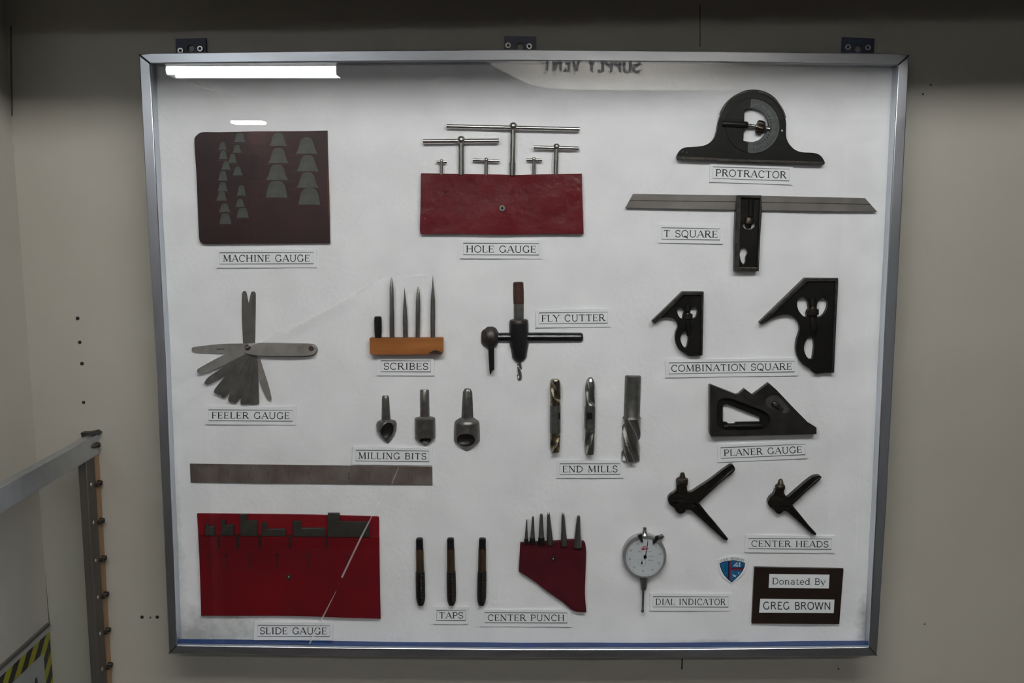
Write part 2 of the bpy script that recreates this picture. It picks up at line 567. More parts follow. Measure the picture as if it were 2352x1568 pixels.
S_curve = el(.30, .74, .23, .25, 20, 270, 10)[:-1] + el(.30, .26, .25, .25, 90, -160, 10)
GL = {  # width, strokes (points, weight), serif points
    'A': (.76, [([(.05, 0), (.38, 1)], 't'), ([(.38, 1), (.71, 0)], 'T'), ([(.17, .34), (.60, .34)], 't')], [(.05, 0), (.71, 0)]),
    'B': (.66, [([(.13, 0), (.13, 1)], 'T'), ([(.13, .97), (.33, .97)] + el(.35, .75, .19, .22, 90, -90, 8) + [(.13, .53)], 'm'), ([(.33, .53)] + el(.37, .275, .22, .255, 90, -90, 8) + [(.13, .02)], 'm')], [(.1, 0), (.1, 1)]),
    'C': (.74, [(el(.40, .5, .33, .49, 42, 318, 18), 'm'), ([(.655, .66), (.655, .98)], 't')], []),
    'D': (.78, [([(.13, 0), (.13, 1)], 'T'), ([(.13, .97), (.33, .97)] + el(.34, .5, .36, .47, 90, -90, 12) + [(.13, .03)], 'm')], [(.1, 0), (.1, 1)]),
    'E': (.64, [([(.13, 0), (.13, 1)], 'T'), ([(.05, .97), (.56, .97), (.56, .78)], 't'), ([(.13, .52), (.44, .52)], 't'), ([(.44, .62), (.44, .42)], 't'), ([(.05, .03), (.58, .03), (.58, .25)], 't')], []),
    'F': (.60, [([(.13, 0), (.13, 1)], 'T'), ([(.05, .97), (.55, .97), (.55, .78)], 't'), ([(.13, .5), (.42, .5)], 't'), ([(.42, .6), (.42, .4)], 't')], [(.13, 0)]),
    'G': (.80, [(el(.40, .5, .33, .49, 42, 300, 18) + [(.66, .16)], 'm'), ([(.655, .66), (.655, .98)], 't'), ([(.66, .42), (.66, .05)], 'T')], [(.66, .42)]),
    'H': (.82, [([(.14, 0), (.14, 1)], 'T'), ([(.68, 0), (.68, 1)], 'T'), ([(.14, .52), (.68, .52)], 't')], [(.14, 0), (.14, 1), (.68, 0), (.68, 1)]),
    'I': (.36, [([(.18, 0), (.18, 1)], 'T')], [(.18, 0), (.18, 1)]),
    'L': (.62, [([(.14, 0), (.14, 1)], 'T'), ([(.06, .03), (.57, .03), (.57, .27)], 't')], [(.14, 1)]),
    'M': (.96, [([(.12, 0), (.16, 1)], 't'), ([(.16, 1), (.47, .04)], 'T'), ([(.47, .04), (.78, 1)], 't'), ([(.79, 1), (.83, 0)], 'T')], [(.12, 0), (.14, 1), (.83, 0), (.81, 1)]),
    'N': (.82, [([(.13, 0), (.13, 1)], 't'), ([(.13, 1), (.68, 0)], 'T'), ([(.68, 0), (.68, 1)], 't')], [(.13, 0), (.1, 1), (.68, 1)]),
    'O': (.80, [(el(.40, .5, .34, .49, 0, 360, 24), 'm')], []),
    'P': (.64, [([(.13, 0), (.13, 1)], 'T'), ([(.13, .97), (.33, .97)] + el(.35, .72, .23, .25, 90, -90, 10) + [(.13, .47)], 'm')], [(.13, 0), (.1, 1)]),
    'Q': (.80, [(el(.40, .5, .34, .49, 0, 360, 24), 'm'), ([(.36, .2), (.55, .04), (.74, -.14)], 'T')], []),
    'R': (.74, [([(.13, 0), (.13, 1)], 'T'), ([(.13, .97), (.33, .97)] + el(.35, .74, .21, .23, 90, -90, 10) + [(.13, .51)], 'm'), ([(.36, .51), (.66, 0)], 'T')], [(.13, 0), (.1, 1), (.68, 0)]),
    'S': (.60, [(S_curve, 'm'), ([(.52, .98), (.52, .70)], 't'), ([(.07, .30), (.07, .02)], 't')], []),
    'T': (.72, [([(.36, 0), (.36, 1)], 'T'), ([(.06, .75), (.06, .97), (.66, .97), (.66, .75)], 't')], [(.36, 0)]),
    'U': (.80, [([(.14, 1)] + el(.40, .30, .26, .29, 180, 360, 12) + [(.66, 1)], 'm')], [(.14, 1), (.66, 1)]),
    'V': (.74, [([(.05, 1), (.37, 0)], 'T'), ([(.37, 0), (.69, 1)], 't')], [(.05, 1), (.69, 1)]),
    'W': (1.05, [([(.05, 1), (.29, 0)], 'T'), ([(.29, 0), (.52, 1)], 't'), ([(.52, 1), (.76, 0)], 'T'), ([(.76, 0), (1.0, 1)], 't')], [(.05, 1), (1.0, 1)]),
    'Y': (.74, [([(.05, 1), (.37, .45)], 'T'), ([(.69, 1), (.37, .45)], 't'), ([(.37, .45), (.37, 0)], 'T')], [(.05, 1), (.69, 1), (.37, 0)]),
    'o': (.58, [(el(.29, .33, .23, .32, 0, 360, 18), 'm')], []),
    'n': (.64, [([(.13, 0), (.13, .65)], 'T'), ([(.13, .48)] + el(.32, .44, .19, .2, 160, 0, 8) + [(.51, 0)], 'm')], [(.13, 0), (.1, .65), (.51, 0)]),
    'a': (.58, [(el(.28, .47, .19, .17, 160, 0, 8) + [(.47, .06), (.55, .02)], 'm'), (el(.28, .19, .2, .17, 60, 330, 12), 'm')], []),
    't': (.42, [([(.18, .88)] + el(.30, .14, .12, .13, 180, 330, 8), 'm'), ([(.05, .64), (.38, .64)], 't')], []),
    'e': (.58, [([(.08, .36), (.50, .36)] + el(.29, .33, .22, .32, 5, 320, 16), 'm')], []),
    'd': (.64, [(el(.28, .33, .22, .32, 0, 360, 18), 'm'), ([(.50, 1), (.50, 0)], 'T')], [(.47, 1), (.53, 0)]),
    'y': (.60, [([(.06, .65), (.31, .02)], 'T'), ([(.54, .65), (.24, -.2), (.12, -.26)], 't')], [(.06, .65), (.54, .65)]),
    '0': (.56, [(el(.28, .5, .2, .48, 0, 360, 18), 'm')], []),
    '1': (.36, [([(.06, .8), (.2, .98), (.2, 0)], 'm')], []),
    '2': (.56, [(el(.28, .72, .2, .26, 170, -30, 8) + [(.06, .02), (.5, .02)], 'm')], []),
    '3': (.56, [(el(.26, .74, .2, .24, 150, -90, 8) + el(.26, .26, .22, .25, 90, -150, 8), 'm')], []),
    '4': (.58, [([(.4, 0), (.4, .98), (.05, .28), (.54, .28)], 'm')], []),
    '5': (.56, [([(.48, .97), (.12, .97), (.1, .55)] + el(.27, .3, .22, .28, 110, -150, 10), 'm')], []),
    '6': (.56, [([(.42, .97), (.14, .55)] + el(.28, .29, .2, .27, 170, -190, 14), 'm')], []),
    '7': (.54, [([(.06, .97), (.5, .97), (.2, 0)], 'm')], []),
    '8': (.56, [(el(.28, .74, .17, .23, 0, 360, 14), 'm'), (el(.28, .26, .21, .25, 0, 360, 14), 'm')], []),
    '9': (.56, [(el(.28, .71, .2, .27, 0, 360, 14) + [(.48, .6), (.3, .02)], 'm')], []),
    '.': (.22, [([(.1, 0), (.1, .1)], 'T')], []),
    ' ': (.42, [], []),
}


def lettering(bm, s, p0, p1, cap, mp, serif=True, wt=1.0, gap=.06, mirror=1):
    """Set s along the base line p0 -> p1 (frame pixels) with the given cap height."""
    W = sum(GL[c][0] + gap for c in s) - gap
    d = Vector(p1) - Vector(p0)
    sx = d.length / W
    u = d.normalized()
    v = Vector((u.y, -u.x)) * mirror      # up in the picture has smaller y
    WT = {'T': .145, 't': .062, 'm': .105} if serif else {'T': .13, 't': .13, 'm': .13}
    x = 0
    for c in s:
        wd, strokes, ser = GL[c]

        def M(gx, gy):
            q = Vector(p0) + u * ((x + gx) * sx) + v * (gy * cap)
            return (q.x, q.y)
        for pts, k in strokes:
            if not serif and c in 'CGS' and len(pts) == 2 and k == 't':
                continue
            if not serif and c in 'EFLT' and k == 't':
                pts = {3: pts[:2], 4: pts[1:3]}.get(len(pts), pts)
                if abs(pts[0][0] - pts[1][0]) < 1e-6:
                    continue
                if c != 'T':
                    pts = [(.13, pts[0][1]), pts[1]]
            ribbon(bm, [M(*p) for p in pts], WT[k] * cap * wt, mp)
        if serif:
            for (gx, gy) in ser:
                yy = gy - .03 if gy > .3 else gy + .03
                ribbon(bm, [M(gx - .13, yy), M(gx + .13, yy)], .058 * cap * wt, mp)
        x += wd + gap


def lerp(a, b, t):
    return (a[0] + (b[0] - a[0]) * t, a[1] + (b[1] - a[1]) * t)


def centre(pts):
    return (sum(p[0] for p in pts) / len(pts), sum(p[1] for p in pts) / len(pts))


# ================================================================== the setting
XR = 2.3
YREAR = -3.3
ZC = 2.32
cor_t = at(17, 150, 0)
cor_b = at(113, 1440, 0)
kx = (cor_b.x - cor_t.x) / (cor_b.z - cor_t.z)


def corx(z):
    return cor_t.x + (z - cor_t.z) * kx


bm = bmesh.new()
box(bm, -2.3, XR, 0.0, 0.08, 0, ZC)
wall_back = struct('wall_back', bm, M_wall, flat=True)
# short return of the wall at the left of the bay
bm = bmesh.new()
prism(bm, [Vector((corx(0), 0.02, 0)), Vector((corx(0), -0.34, 0)), Vector((corx(ZC), -0.34, ZC)), Vector((corx(ZC), 0.02, ZC))],
      [Vector((corx(0) - .05, 0.02, 0)), Vector((corx(0) - .05, -0.34, 0)), Vector((corx(ZC) - .05, -0.34, ZC)), Vector((corx(ZC) - .05, 0.02, ZC))])
wall_left = struct('wall_left', bm, M_wall2, flat=True)
for nm, b6, m in (('floor', (-2.3, XR, YREAR, 0.08, -0.08, 0), M_floor), ('ceiling', (-2.3, XR, YREAR, 0.08, ZC, ZC + .08), M_ceil),
                  ('wall_rear', (-2.3, XR, YREAR - .08, YREAR, 0, ZC), M_rear), ('wall_right', (XR, XR + .08, YREAR, 0.08, 0, ZC), M_room),
                  ('wall_port', (-2.38, -2.3, YREAR, 0.08, 0, ZC), M_room)):
    bm = bmesh.new()
    box(bm, *b6)
    struct(nm, bm, m, flat=True)

wl = lambda off=0.0004: (lambda x, y: at(x, y, -off))


def wall_mark(name, bm, m):
    o = mesh_obj(name, bm, m, Vector((0, 0, 0)), flat=True)
    o.parent = wall_back
    return o


for (x, y, r) in ((178, 731, 4.2), (183, 786, 4), (188, 835, 4.2), (192, 924, 3.6), (326, 1417, 3.8), (345, 1418, 1.8), (361, 1417, 3.8),
                  (2124, 1433, 1.6), (1926, 1536, 1.8), (2138, 195, 2), (2120, 216, 2)):
    bm = bmesh.new()
    fr = [at(px, py, -0.0005) for px, py in circle(x, y, r, n=14)]
    prism(bm, fr, [p + Vector((0, .0025, 0)) for p in fr])
    wall_mark('screw_hole', bm, M_hole)
bm = bmesh.new()
ribbon(bm, [(1567, 1512), (1566, 1537)], 3.2, wl())
wall_mark('pen_mark', bm, M_hole)
for pts, wd in (([(25, 60), (26, 180), (28, 266)], 4), ([(29, 362), (35, 480), (46, 682)], 2.6), ([(51, 766), (54, 800), (57, 830)], 3),
                ([(93, 1212), (99, 1290), (113, 1438)], 4.5), ([(1608, 10), (1608, 108)], 2)):
    bm = bmesh.new()
    ribbon(bm, pts, wd, wl())
    wall_mark('seam', bm, M_crack)
# beads of weld that bridge the seam
for (xa, ya, xb, yb) in ((27, 282, 29, 350), (46, 700, 50, 756), (57, 840, 92, 1200)):
    bm = bmesh.new()
    n = max(8, int((yb - ya) / 7))
    lathe(bm, [(xa + (xb - xa) * i / n + random.uniform(-.8, .8), ya + (yb - ya) * i / n, 5.0 * (0.85 + .3 * random.random())) for i in range(n + 1)],
          0, seg=10, mapper=lambda x, y: at(x, y, 0.001))
    o = mesh_obj('weld_bead', bm, M_wall, Vector((0, 0, 0)))
    o.parent = wall_back


def onL(px, py, off=0.0):
    """Point of the left return seen at a pixel."""
    d = ray(px, py)
    n = Vector((1, 0, -kx)).normalized()
    p0 = Vector((cor_b.x, 0, cor_b.z)) + n * off
    return CAM + d * ((p0 - CAM).dot(n) / d.dot(n))


# ================================================================== display case
CASE = Thing('display_case', 'large aluminium framed glass display case of machinist tools hung on the beige wall', 'display case', _case0)


def rail(name, outer, inner, m):
    bm = bmesh.new()
    pts = outer + inner[::-1]
    fr = [at(x, y, YF) for x, y in pts]
    bk = [Vector((p.x, -0.014, p.z)) for p in fr]
    prism(bm, fr, bk)
    return CASE.part(name, bm, m, bevel=0.0012)


OT = [(319, 125), (345, 121.5), (760, 116), (1190, 113), (1640, 117), (2060, 122.5), (2088.5, 126)]
IT = [(345, 146), (360, 145.8), (760, 142), (1190, 139.5), (1640, 143), (2048, 149), (2063, 149.5)]
OB = [(388, 1501), (420, 1501.5), (800, 1507), (1200, 1511), (1600, 1510), (1985, 1507.5), (2014.5, 1505.5)]
IB = [(406, 1481), (425, 1481.5), (800, 1487), (1200, 1490.5), (1600, 1490), (1980, 1485.5), (1996, 1485)]
OL = [OT[0], (336, 460), (357, 820), (374, 1180), OB[0]]
IL = [IT[0], (361, 460), (380, 820), (394, 1180), IB[0]]
OR = [OT[-1], (2072, 470), (2054, 820), (2035, 1180), OB[-1]]
IR = [IT[-1], (2046.5, 470), (2029, 820), (2012, 1180), IB[-1]]
rail('frame_rail', OT, IT, M_alu)
rail('frame_rail', OB, IB, M_alu)
rail('frame_rail', OL, IL, M_aluv)
rail('frame_rail', OR, IR, M_aluv)
# mitre joints
for a, b in ((OT[0], IT[0]), (OT[-1], IT[-1]), (OB[0], IB[0]), (OB[-1], IB[-1])):
    bm = bmesh.new()
    ribbon(bm, [a, b], 2.2, lambda x, y: at(x, y, YF - 0.0003))
    CASE.part('mitre_joint', bm, M_hole, flat=True)
# batting, glass, blue box
ib = [at(x, y, YF) for x, y in (IT[0], IT[-1], IB[-1], IB[0])]
x0, x1 = min(ib[0].x, ib[3].x) - .006, max(ib[1].x, ib[2].x) + .006
zt, zb = max(ib[0].z, at(1190, 139.5, YF).z) + .006, min(ib[3].z, at(1200, 1490, YF).z) - .004
bm = bmesh.new()
bmesh.ops.create_grid(bm, x_segments=150, y_segments=120, size=0.5)
for v in bm.verts:
    X, Z = x0 + (v.co.x + .5) * (x1 - x0), zb + (v.co.y + .5) * (zt - zb)
    q = 0.00035 * (math.sin(X * 41 + Z * 23) + math.sin(Z * 57 - X * 19))
    v.co = Vector((X, YB + q + 0.0003, Z))
r = bmesh.ops.extrude_face_region(bm, geom=bm.faces[:])
for v in r['geom']:
    if isinstance(v, bmesh.types.BMVert):
        v.co.y = -0.012
CASE.part('batting', bm, mb, label='white batting backing, grimy in the lower left corner', angle=60)
bm = bmesh.new()
box(bm, x0, x1, YG, YG + .003, zb, zt)
pane = CASE.part('glass_pane', bm, M_glass, flat=True)
bm = bmesh.new()
box(bm, x0 + .002, x1 - .002, -0.012, -0.001, zb + .002, zt - .002)
CASE.part('back_box', bm, M_blue, flat=True)
# blue lip lining the bottom
bm = bmesh.new()
lo = [at(x, y, YF) for x, y in IB]
fr = [Vector((p.x, YG + .0036, p.z + .0006)) for p in lo] + [Vector((p.x, YG + .0036, p.z - .003)) for p in lo[::-1]]
prism(bm, fr, [Vector((p.x, YB + .002, p.z)) for p in fr])
CASE.part('blue_lip', bm, M_blue, flat=True)
# pale see-through streaks laid on the glass
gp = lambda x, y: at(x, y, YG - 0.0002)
for pts, wd, m in (([(560, 800), (640, 765), (720, 725), (800, 682), (858, 645)], [2, 9, 11, 6, 1], M_streak), ([(590, 783), (700, 728), (860, 655)], [1, 4, 1], M_streak),
                   ([(711, 1478), (743, 1414), (772, 1357)], [3.5, 3.5, 1], M_streak2), ([(785, 1326), (830, 1232), (884, 1128)], [4, 4, 1], M_streak2),
                   ([(900, 1110), (918, 1068)], [3, 2], M_streak), ([(395, 178), (450, 196), (535, 222)], [1, 4, 1], M_streak), ([(860, 648), (900, 636), (985, 630)], [1, 3, 1], M_streak)):
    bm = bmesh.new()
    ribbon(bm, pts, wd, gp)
    o = CASE.part('pale_streak', bm, m, parent=pane, flat=True)
# blue hanging plates along the top
for outl, hole, screws in (([(403, 89), (473, 87), (475, 150), (405, 152)], (438, 111), ((414, 116), (459, 111.5))),
                           ([(1159, 83), (1231, 84), (1232, 140), (1159, 140)], (1194, 107), ((1167, 104), (1215.5, 106))),
                           ([(1935.5, 85), (2009, 88.5), (2006, 150), (1932, 150)], (1971, 112), ((1948.5, 108), (1994, 109)))):
    bm = bmesh.new()
    slab(bm, outl, 0.001, 0.004, holes=[circle(hole[0], hole[1], 8, n=18)], ybase=0)
    pl = CASE.part('hanging_plate', bm, M_blued, bevel=.0004)
    for sx, sy in screws:
        bm = bmesh.new()
        fr = [at(px, py, -.0075) for px, py in circle(sx, sy, 6.6, n=16)]
        hf = [at(px, py, -.0075) for px, py in circle(sx, sy, 3.4, n=16)]
        prism(bm, fr, [p + Vector((0, .0035, 0)) for p in fr], [hf], [[p + Vector((0, .0035, 0)) for p in hf]])
        CASE.part('screw', bm, M_zinc, parent=pl, bevel=.0008)


# ================================================================== name cards
def card(txt, corners, where, cv_, out=7.5, capk=.60, serif=True, mx=.035, wt=1.0):
    q = cv(*cv_, corners)
    c = centre(q)
    t = Thing('name_card', where, 'name card', bd(c[0], c[1], 0), 'printed name cards under the glass')
    tl, tr, br, bl = q
    ux = (Vector(tr) - Vector(tl)).normalized()
    uy = (Vector(bl) - Vector(tl)).normalized()
    o = [Vector(tl) - ux * out - uy * out, Vector(tr) + ux * out - uy * out, Vector(br) + ux * out + uy * out * 1.15, Vector(bl) - ux * out + uy * out * 1.15]
    bm = bmesh.new()
    slab(bm, [tuple(p) for p in o], 0, .0016)
    t.part('card', bm, M_paper, flat=True)
    mp = lambda x, y: bd(x, y, .0018)
    bm = bmesh.new()
    ribbon(bm, [tl, tr, br, bl], 1.3, mp, close=True)
    t.part('border_line', bm, M_line, flat=True)
    H = (Vector(bl) - Vector(tl)).length
    k = (1 - capk) / 2
    b0 = lerp(bl, tl, k)
    b1 = lerp(br, tr, k)
    bm = bmesh.new()
    lettering(bm, txt, lerp(b0, b1, mx), lerp(b0, b1, 1 - mx), H * capk, mp, serif=serif, wt=wt * 1.12)
    t.part('lettering', bm, M_ink, flat=True)


for txt, cn, cvt, kw in (
        ('MACHINE GAUGE', [(455, 1395), (1392, 1392), (1392, 1505), (455, 1508)], (400, 260, 4.355), {}),
        ('HOLE GAUGE', [(628, 1300), (1385, 1303), (1385, 1418), (628, 1415)], (920, 260, 4.357), {}),
        ('PROTRACTOR', [(660, 1137), (1643, 1167), (1637, 1318), (655, 1285)], (1520, 180, 5.6), {}),
        ('T SQUARE', [(378, 390), (887, 400), (885, 497), (376, 490)], (1420, 420, 3.794), {}),
        ('FEELER GAUGE', [(272, 1388), (1165, 1392), (1165, 1508), (272, 1502)], (420, 640, 4.612), {}),
        ('SCRIBES', [(332, 1315), (1022, 1318), (1022, 1470), (332, 1468)], (820, 610, 6.029), {'mx': .05}),
        ('FLY CUTTER', [(918, 572), (1835, 560), (1833, 708), (918, 718)], (1080, 620, 5.809), {}),
        ('COMBINATION SQUARE', [(275, 1045), (1692, 1025), (1690, 1145), (275, 1168)], (1480, 620, 4.9), {'mx': .018}),
        ('MILLING BITS', [(122, 1238), (1322, 1250), (1320, 1425), (118, 1412)], (800, 860, 7.127), {}),
        ('END MILLS', [(398, 1355), (1232, 1355), (1232, 1500), (398, 1502)], (1220, 840, 6.03), {'mx': .04}),
        ('PLANER GAUGE', [(418, 1275), (1893, 1210), (1893, 1395), (425, 1460)], (1600, 860, 7.587), {}),
        ('CENTER HEADS', [(1172, 995), (2195, 1003), (2190, 1130), (1168, 1120)], (1500, 1050, 5.345), {}),
        ('SLIDE GAUGE', [(1010, 242), (1732, 247), (1728, 354), (1005, 352)], (360, 1380, 4.355), {}),
        ('TAPS', [(435, 1260), (785, 1258), (780, 1382), (432, 1382)], (920, 1160, 5.227), {'mx': .08}),
        ('CENTER PUNCH', [(1010, 1288), (2003, 1292), (2003, 1412), (1010, 1410)], (920, 1160, 5.227), {}),
        ('DIAL INDICATOR', [(682, 1225), (1862, 1228), (1860, 1390), (680, 1388)], (1400, 1190, 6.817), {'wt': .9})):
    card(txt, cn, 'small white bordered card printed ' + txt + ' on the batting', cvt, **kw)

# ================================================================== machine gauge pouch
Z1 = (400, 260, 4.355)
out = smooth(cv(*Z1, [(203, 255), (225, 220), (275, 190), (450, 189), (650, 185), (830, 180), (1000, 180), (1300, 178), (1530, 172), (1535, 400), (1545, 700), (1552, 1000), (1558, 1300),
                      (1300, 1301), (1000, 1303), (600, 1303), (300, 1306), (262, 1285), (248, 1240), (235, 900), (222, 600), (207, 380)]), 3)
t = Thing('tool_pouch', 'dark maroon vinyl pouch holding rows of bell-shaped gauge leaves above the MACHINE GAUGE card', 'pouch', bd(602, 430, 0))
bm = bmesh.new()
slab(bm, out, 0, .0040)
t.part('pouch_body', bm, M_maroon, bevel=.001)
cols = [[(485, 285, 365, 45), (490, 370, 460, 45), (520, 480, 565, 48), (488, 575, 675, 50), (485, 685, 780, 52), (475, 780, 875, 55), (505, 900, 990, 60), (512, 1000, 1110, 58)],
        [(655, 195, 290, 60), (630, 315, 395, 46), (585, 405, 500, 46), (635, 530, 622, 52), (672, 720, 825, 48), (660, 855, 938, 48), (685, 945, 1045, 58)],
        [(1040, 195, 330, 92), (1042, 345, 500, 104), (1030, 510, 668, 112), (1025, 675, 845, 108)],
        [(1325, 240, 405, 108), (1335, 418, 582, 112), (1335, 588, 745, 112), (1352, 745, 915, 108)]]
for c in cols:
    for (x, y0, y1, hw) in c:
        bm = bmesh.new()
        ribbon(bm, cv(*Z1, [(x - hw * 1.5, y1 + 12), (x + hw * 1.5, y1 + 12)]), 1.4, lambda a, b: bd(a, b, .0043))
        t.part('slot_edge', bm, M_mline, flat=True)
bm = bmesh.new()
slab(bm, cv(*Z1, [(1535, 560), (1546, 700), (1553, 1000), (1556, 1060), (1546, 1060), (1540, 1000), (1532, 700)]), .001, .0043)
t.part('frayed_edge', bm, mat('frayed_brown', (0.10, 0.04, 0.015), 0.7))
ORD = ['topmost', 'second', 'third', 'fourth', 'fifth', 'sixth', 'seventh', 'lowest']
CN = ['far left', 'second', 'third', 'far right']
for ci, c in enumerate(cols):
    for ri, (x, y0, y1, hw) in enumerate(c):
        H = y1 - y0
        rd = 1.0 if (ri < len(c) - 1) else 1.25
        half = [(0.0, 0), (.28 * rd, .035), (.48 * rd, .13), (.60 * rd, .28), (.68 * rd if rd == 1 else .86, .50), (.80 if rd == 1 else .93, .75), (1.0, 1.0)]
        pts = [(x - hw * a, y0 + H * b) for a, b in half[::-1]] + [(x + hw * a, y0 + H * b) for a, b in half[1:]]
        pts = smooth(cv(*Z1, pts), 3, sharp=40)
        pos = ORD[ri] if ri < len(c) - 1 else 'lowest'
        bm = bmesh.new()
        slab(bm, pts, .0040, .0050)
        cc = centre(pts)
        single('gauge_leaf', bm, M_leaf, bd(cc[0], cc[1], .004), 'grey bell-shaped gauge leaf, %s in the %s column of the maroon pouch' % (pos, CN[ci]), 'gauge leaf',
               'gauge leaves in the maroon pouch')

# ================================================================== hole gauges
Z2 = (920, 260, 4.357)
t = Thing('gauge_pouch', 'glossy red vinyl pouch with six T-handled hole gauges standing in it', 'pouch', bd(1152, 470, 0))
out = smooth(cv(*Z2, [(205, 600), (420, 603), (640, 606), (1000, 612), (1130, 619), (1400, 610), (1815, 603), (1822, 900), (1832, 1207), (1500, 1206), (1000, 1212), (600, 1206), (198, 1209), (193, 1150), (200, 900)]), 3)
bm = bmesh.new()
slab(bm, out, 0, .0062)
t.part('pouch_body', bm, M_red, bevel=.0014)
for x in (410, 608, 856, 1118, 1336, 1555):
    for dx in (-38, 38):
        bm = bmesh.new()
        ribbon(bm, cv(*Z2, [(x + dx, 625), (x + dx, 672)]), 2.0, lambda a, b: bd(a, b, .0065))
        t.part('stitched_seam', bm, M_red3, flat=True)
for (x, y, r, m) in ((1017, 950, 30, M_zinc), (445, 765, 24, M_red3)):
    bm = bmesh.new()
    p = cv(*Z2, [(x, y, r)])[0]
    slab(bm, circle(p[0], p[1], p[2], n=20), .006, .0082)
    sn = t.part('snap_button', bm, m, bevel=.0006)
    bm = bmesh.new()
    slab(bm, circle(p[0], p[1], p[2] * .45, n=14), .0081, .0088)
    t.part('snap_socket', bm, M_hole if m is M_zinc else M_red3, parent=sn)
for lab, b0, b1, br, bx, by, brr, sx, sy, sr in (
        ('longest T-handled hole gauge, third bar from the right in the glossy red pouch', (460, 130), (1793, 160), 23, 1128, 130, 41, 1117, 622, 30),
        ('T-handled hole gauge with the second longest bar, left of centre in the glossy red pouch', (225, 282), (985, 275), 24, 607, 268, 42, 608, 615, 30),
        ('mid-size T-handled hole gauge at the right end of the glossy red pouch', (1332, 340), (1785, 352), 20, 1560, 335, 34, 1553, 612, 25),
        ('tiny T-handled hole gauge with the shortest bar at the left end of the red pouch', (360, 483), (465, 488), 12, 410, 480, 21, 408, 612, 18),
        ('small T-handled hole gauge between the two long ones in the red pouch', (723, 466), (990, 478), 15, 858, 466, 23, 856, 618, 19),
        ('tiny T-handled hole gauge second from the right in the glossy red pouch', (1258, 464), (1418, 468), 14, 1335, 460, 22, 1336, 618, 18)):
    q = cv(*Z2, [(b0[0], b0[1], br), (b1[0], b1[1], br), (bx, by, brr), (sx, sy, sr)])
    h = max(.0045, rx(q[2][2]) * .85)
    g = Thing('hole_gauge', lab, 'hole gauge', bd(q[2][0], q[2][1], 0), 'T-handled hole gauges in the red pouch')
    bm = bmesh.new()
    lathe(bm, [(q[0][0], q[0][1], br / 4.357 * .8), (q[0][0] + .6, q[0][1], br / 4.357), (q[1][0] - .6, q[1][1], br / 4.357), (q[1][0], q[1][1], br / 4.357 * .8)], h, 18)
    g.part('handle_bar', bm, M_bright)
    bm = bmesh.new()
    if sx == 1117:
        m1 = cv(*Z2, [(1120, 490, 27)])[0]
        lathe(bm, [(q[2][0], q[2][1], 28 / 4.357), m1, (m1[0], m1[1] + .5, 34 / 4.357), (q[3][0], q[3][1], 33 / 4.357)], h, 18)
    else:
        lathe(bm, [(q[2][0], q[2][1], q[3][2]), q[3]], h, 18, rings=20)
    g.part('shaft', bm, M_steel)
    bm = bmesh.new()
    ball(bm, q[2][0], q[2][1], q[2][2], h, 16)
    g.part('ball_joint', bm, M_steel)

# ================================================================== protractor head
Z3 = (1520, 180, 5.6)
t = Thing('protractor', 'black round-topped protractor head with graduated disc at the upper right', 'protractor', bd(1724, 300, 0))
body = [(190, 1012), (205, 975), (225, 940), (260, 905), (310, 885), (420, 880), (520, 868), (590, 845), (640, 810), (680, 760), (705, 690), (720, 610), (735, 540), (760, 470), (800, 390),
        (860, 300), (940, 220), (1040, 165), (1120, 147), (1200, 143), (1300, 160), (1400, 205), (1480, 275), (1540, 370), (1575, 470), (1595, 540), (1601, 600), (1598, 700), (1605, 770), (1630, 830),
        (1680, 890), (1740, 930), (1820, 950), (1930, 955), (2000, 968), (2050, 1000), (2085, 1050), (2100, 1085), (1950, 1080), (1000, 1045)]
bm = bmesh.new()
slab(bm, smooth(cv(*Z3, body), 3, sharp=60), 0, .0075, holes=[cv(*Z3, circle(1165, 610, 352, n=48))])
t.part('body', bm, M_black, bevel=.0012)
bm = bmesh.new()
slab(bm, cv(*Z3, [(192, 1000), (1000, 1035), (2103, 1072), (2095, 1108), (1000, 1074), (200, 1040)]), 0, .0092)
t.part('base_edge', bm, M_rim, bevel=.0008)
# raised rim along the arch, in two pieces as on the casting
for a0, a1 in ((198, 264), (280, 348)):
    bm = bmesh.new()
    slab(bm, cv(*Z3, circle(1165, 605, 446, 452, n=26, a0=a0, a1=a1) + circle(1165, 605, 428, 434, n=26, a0=a1, a1=a0)), .007, .0090)
    t.part('rim', bm, M_rim, bevel=.0004)
bm = bmesh.new()
slab(bm, cv(*Z3, circle(1165, 610, 352, n=48)), .0008, .0064,
     holes=[cv(*Z3, smooth([(1020, 395), (1100, 383), (1180, 385), (1300, 440), (1362, 540), (1375, 620), (1345, 700), (1270, 780), (1180, 815), (1110, 812), (1020, 790), (960, 700), (950, 560), (970, 450)], 3))])
disc = t.part('graduated_disc', bm, mat('disc_steel', (0.085, 0.09, 0.092), 0.45, 0.5, nscale=160), bevel=.0006)
bm = bmesh.new()
for i in range(46):
    a = math.radians(-88 + 176 * i / 45)
    r1 = 300 if i % 5 else 275
    ribbon(bm, cv(*Z3, [(1165 + r1 * math.cos(a), 610 + r1 * math.sin(a)), (1165 + 330 * math.cos(a), 610 + 330 * math.sin(a))]), .8, lambda x, y: bd(x, y, .0067))
for i in range(19):
    a = math.radians(-85 + 170 * i / 18)
    ribbon(bm, cv(*Z3, [(1165 + 232 * math.cos(a), 610 + 232 * math.sin(a)), (1165 + 255 * math.cos(a), 610 + 255 * math.sin(a))]), 2.2, lambda x, y: bd(x, y, .0067))
t.part('graduations', bm, M_oxide_shading, parent=disc, flat=True)
bm = bmesh.new()
slab(bm, cv(*Z3, circle(1165, 610, 345, n=30, a0=98, a1=262) + [(1150, 262), (1140, 380), (1065, 395), (1065, 440), (1050, 800), (1110, 830), (1105, 945)]), .001, .0085)
t.part('cover_plate', bm, M_black, bevel=.0010)
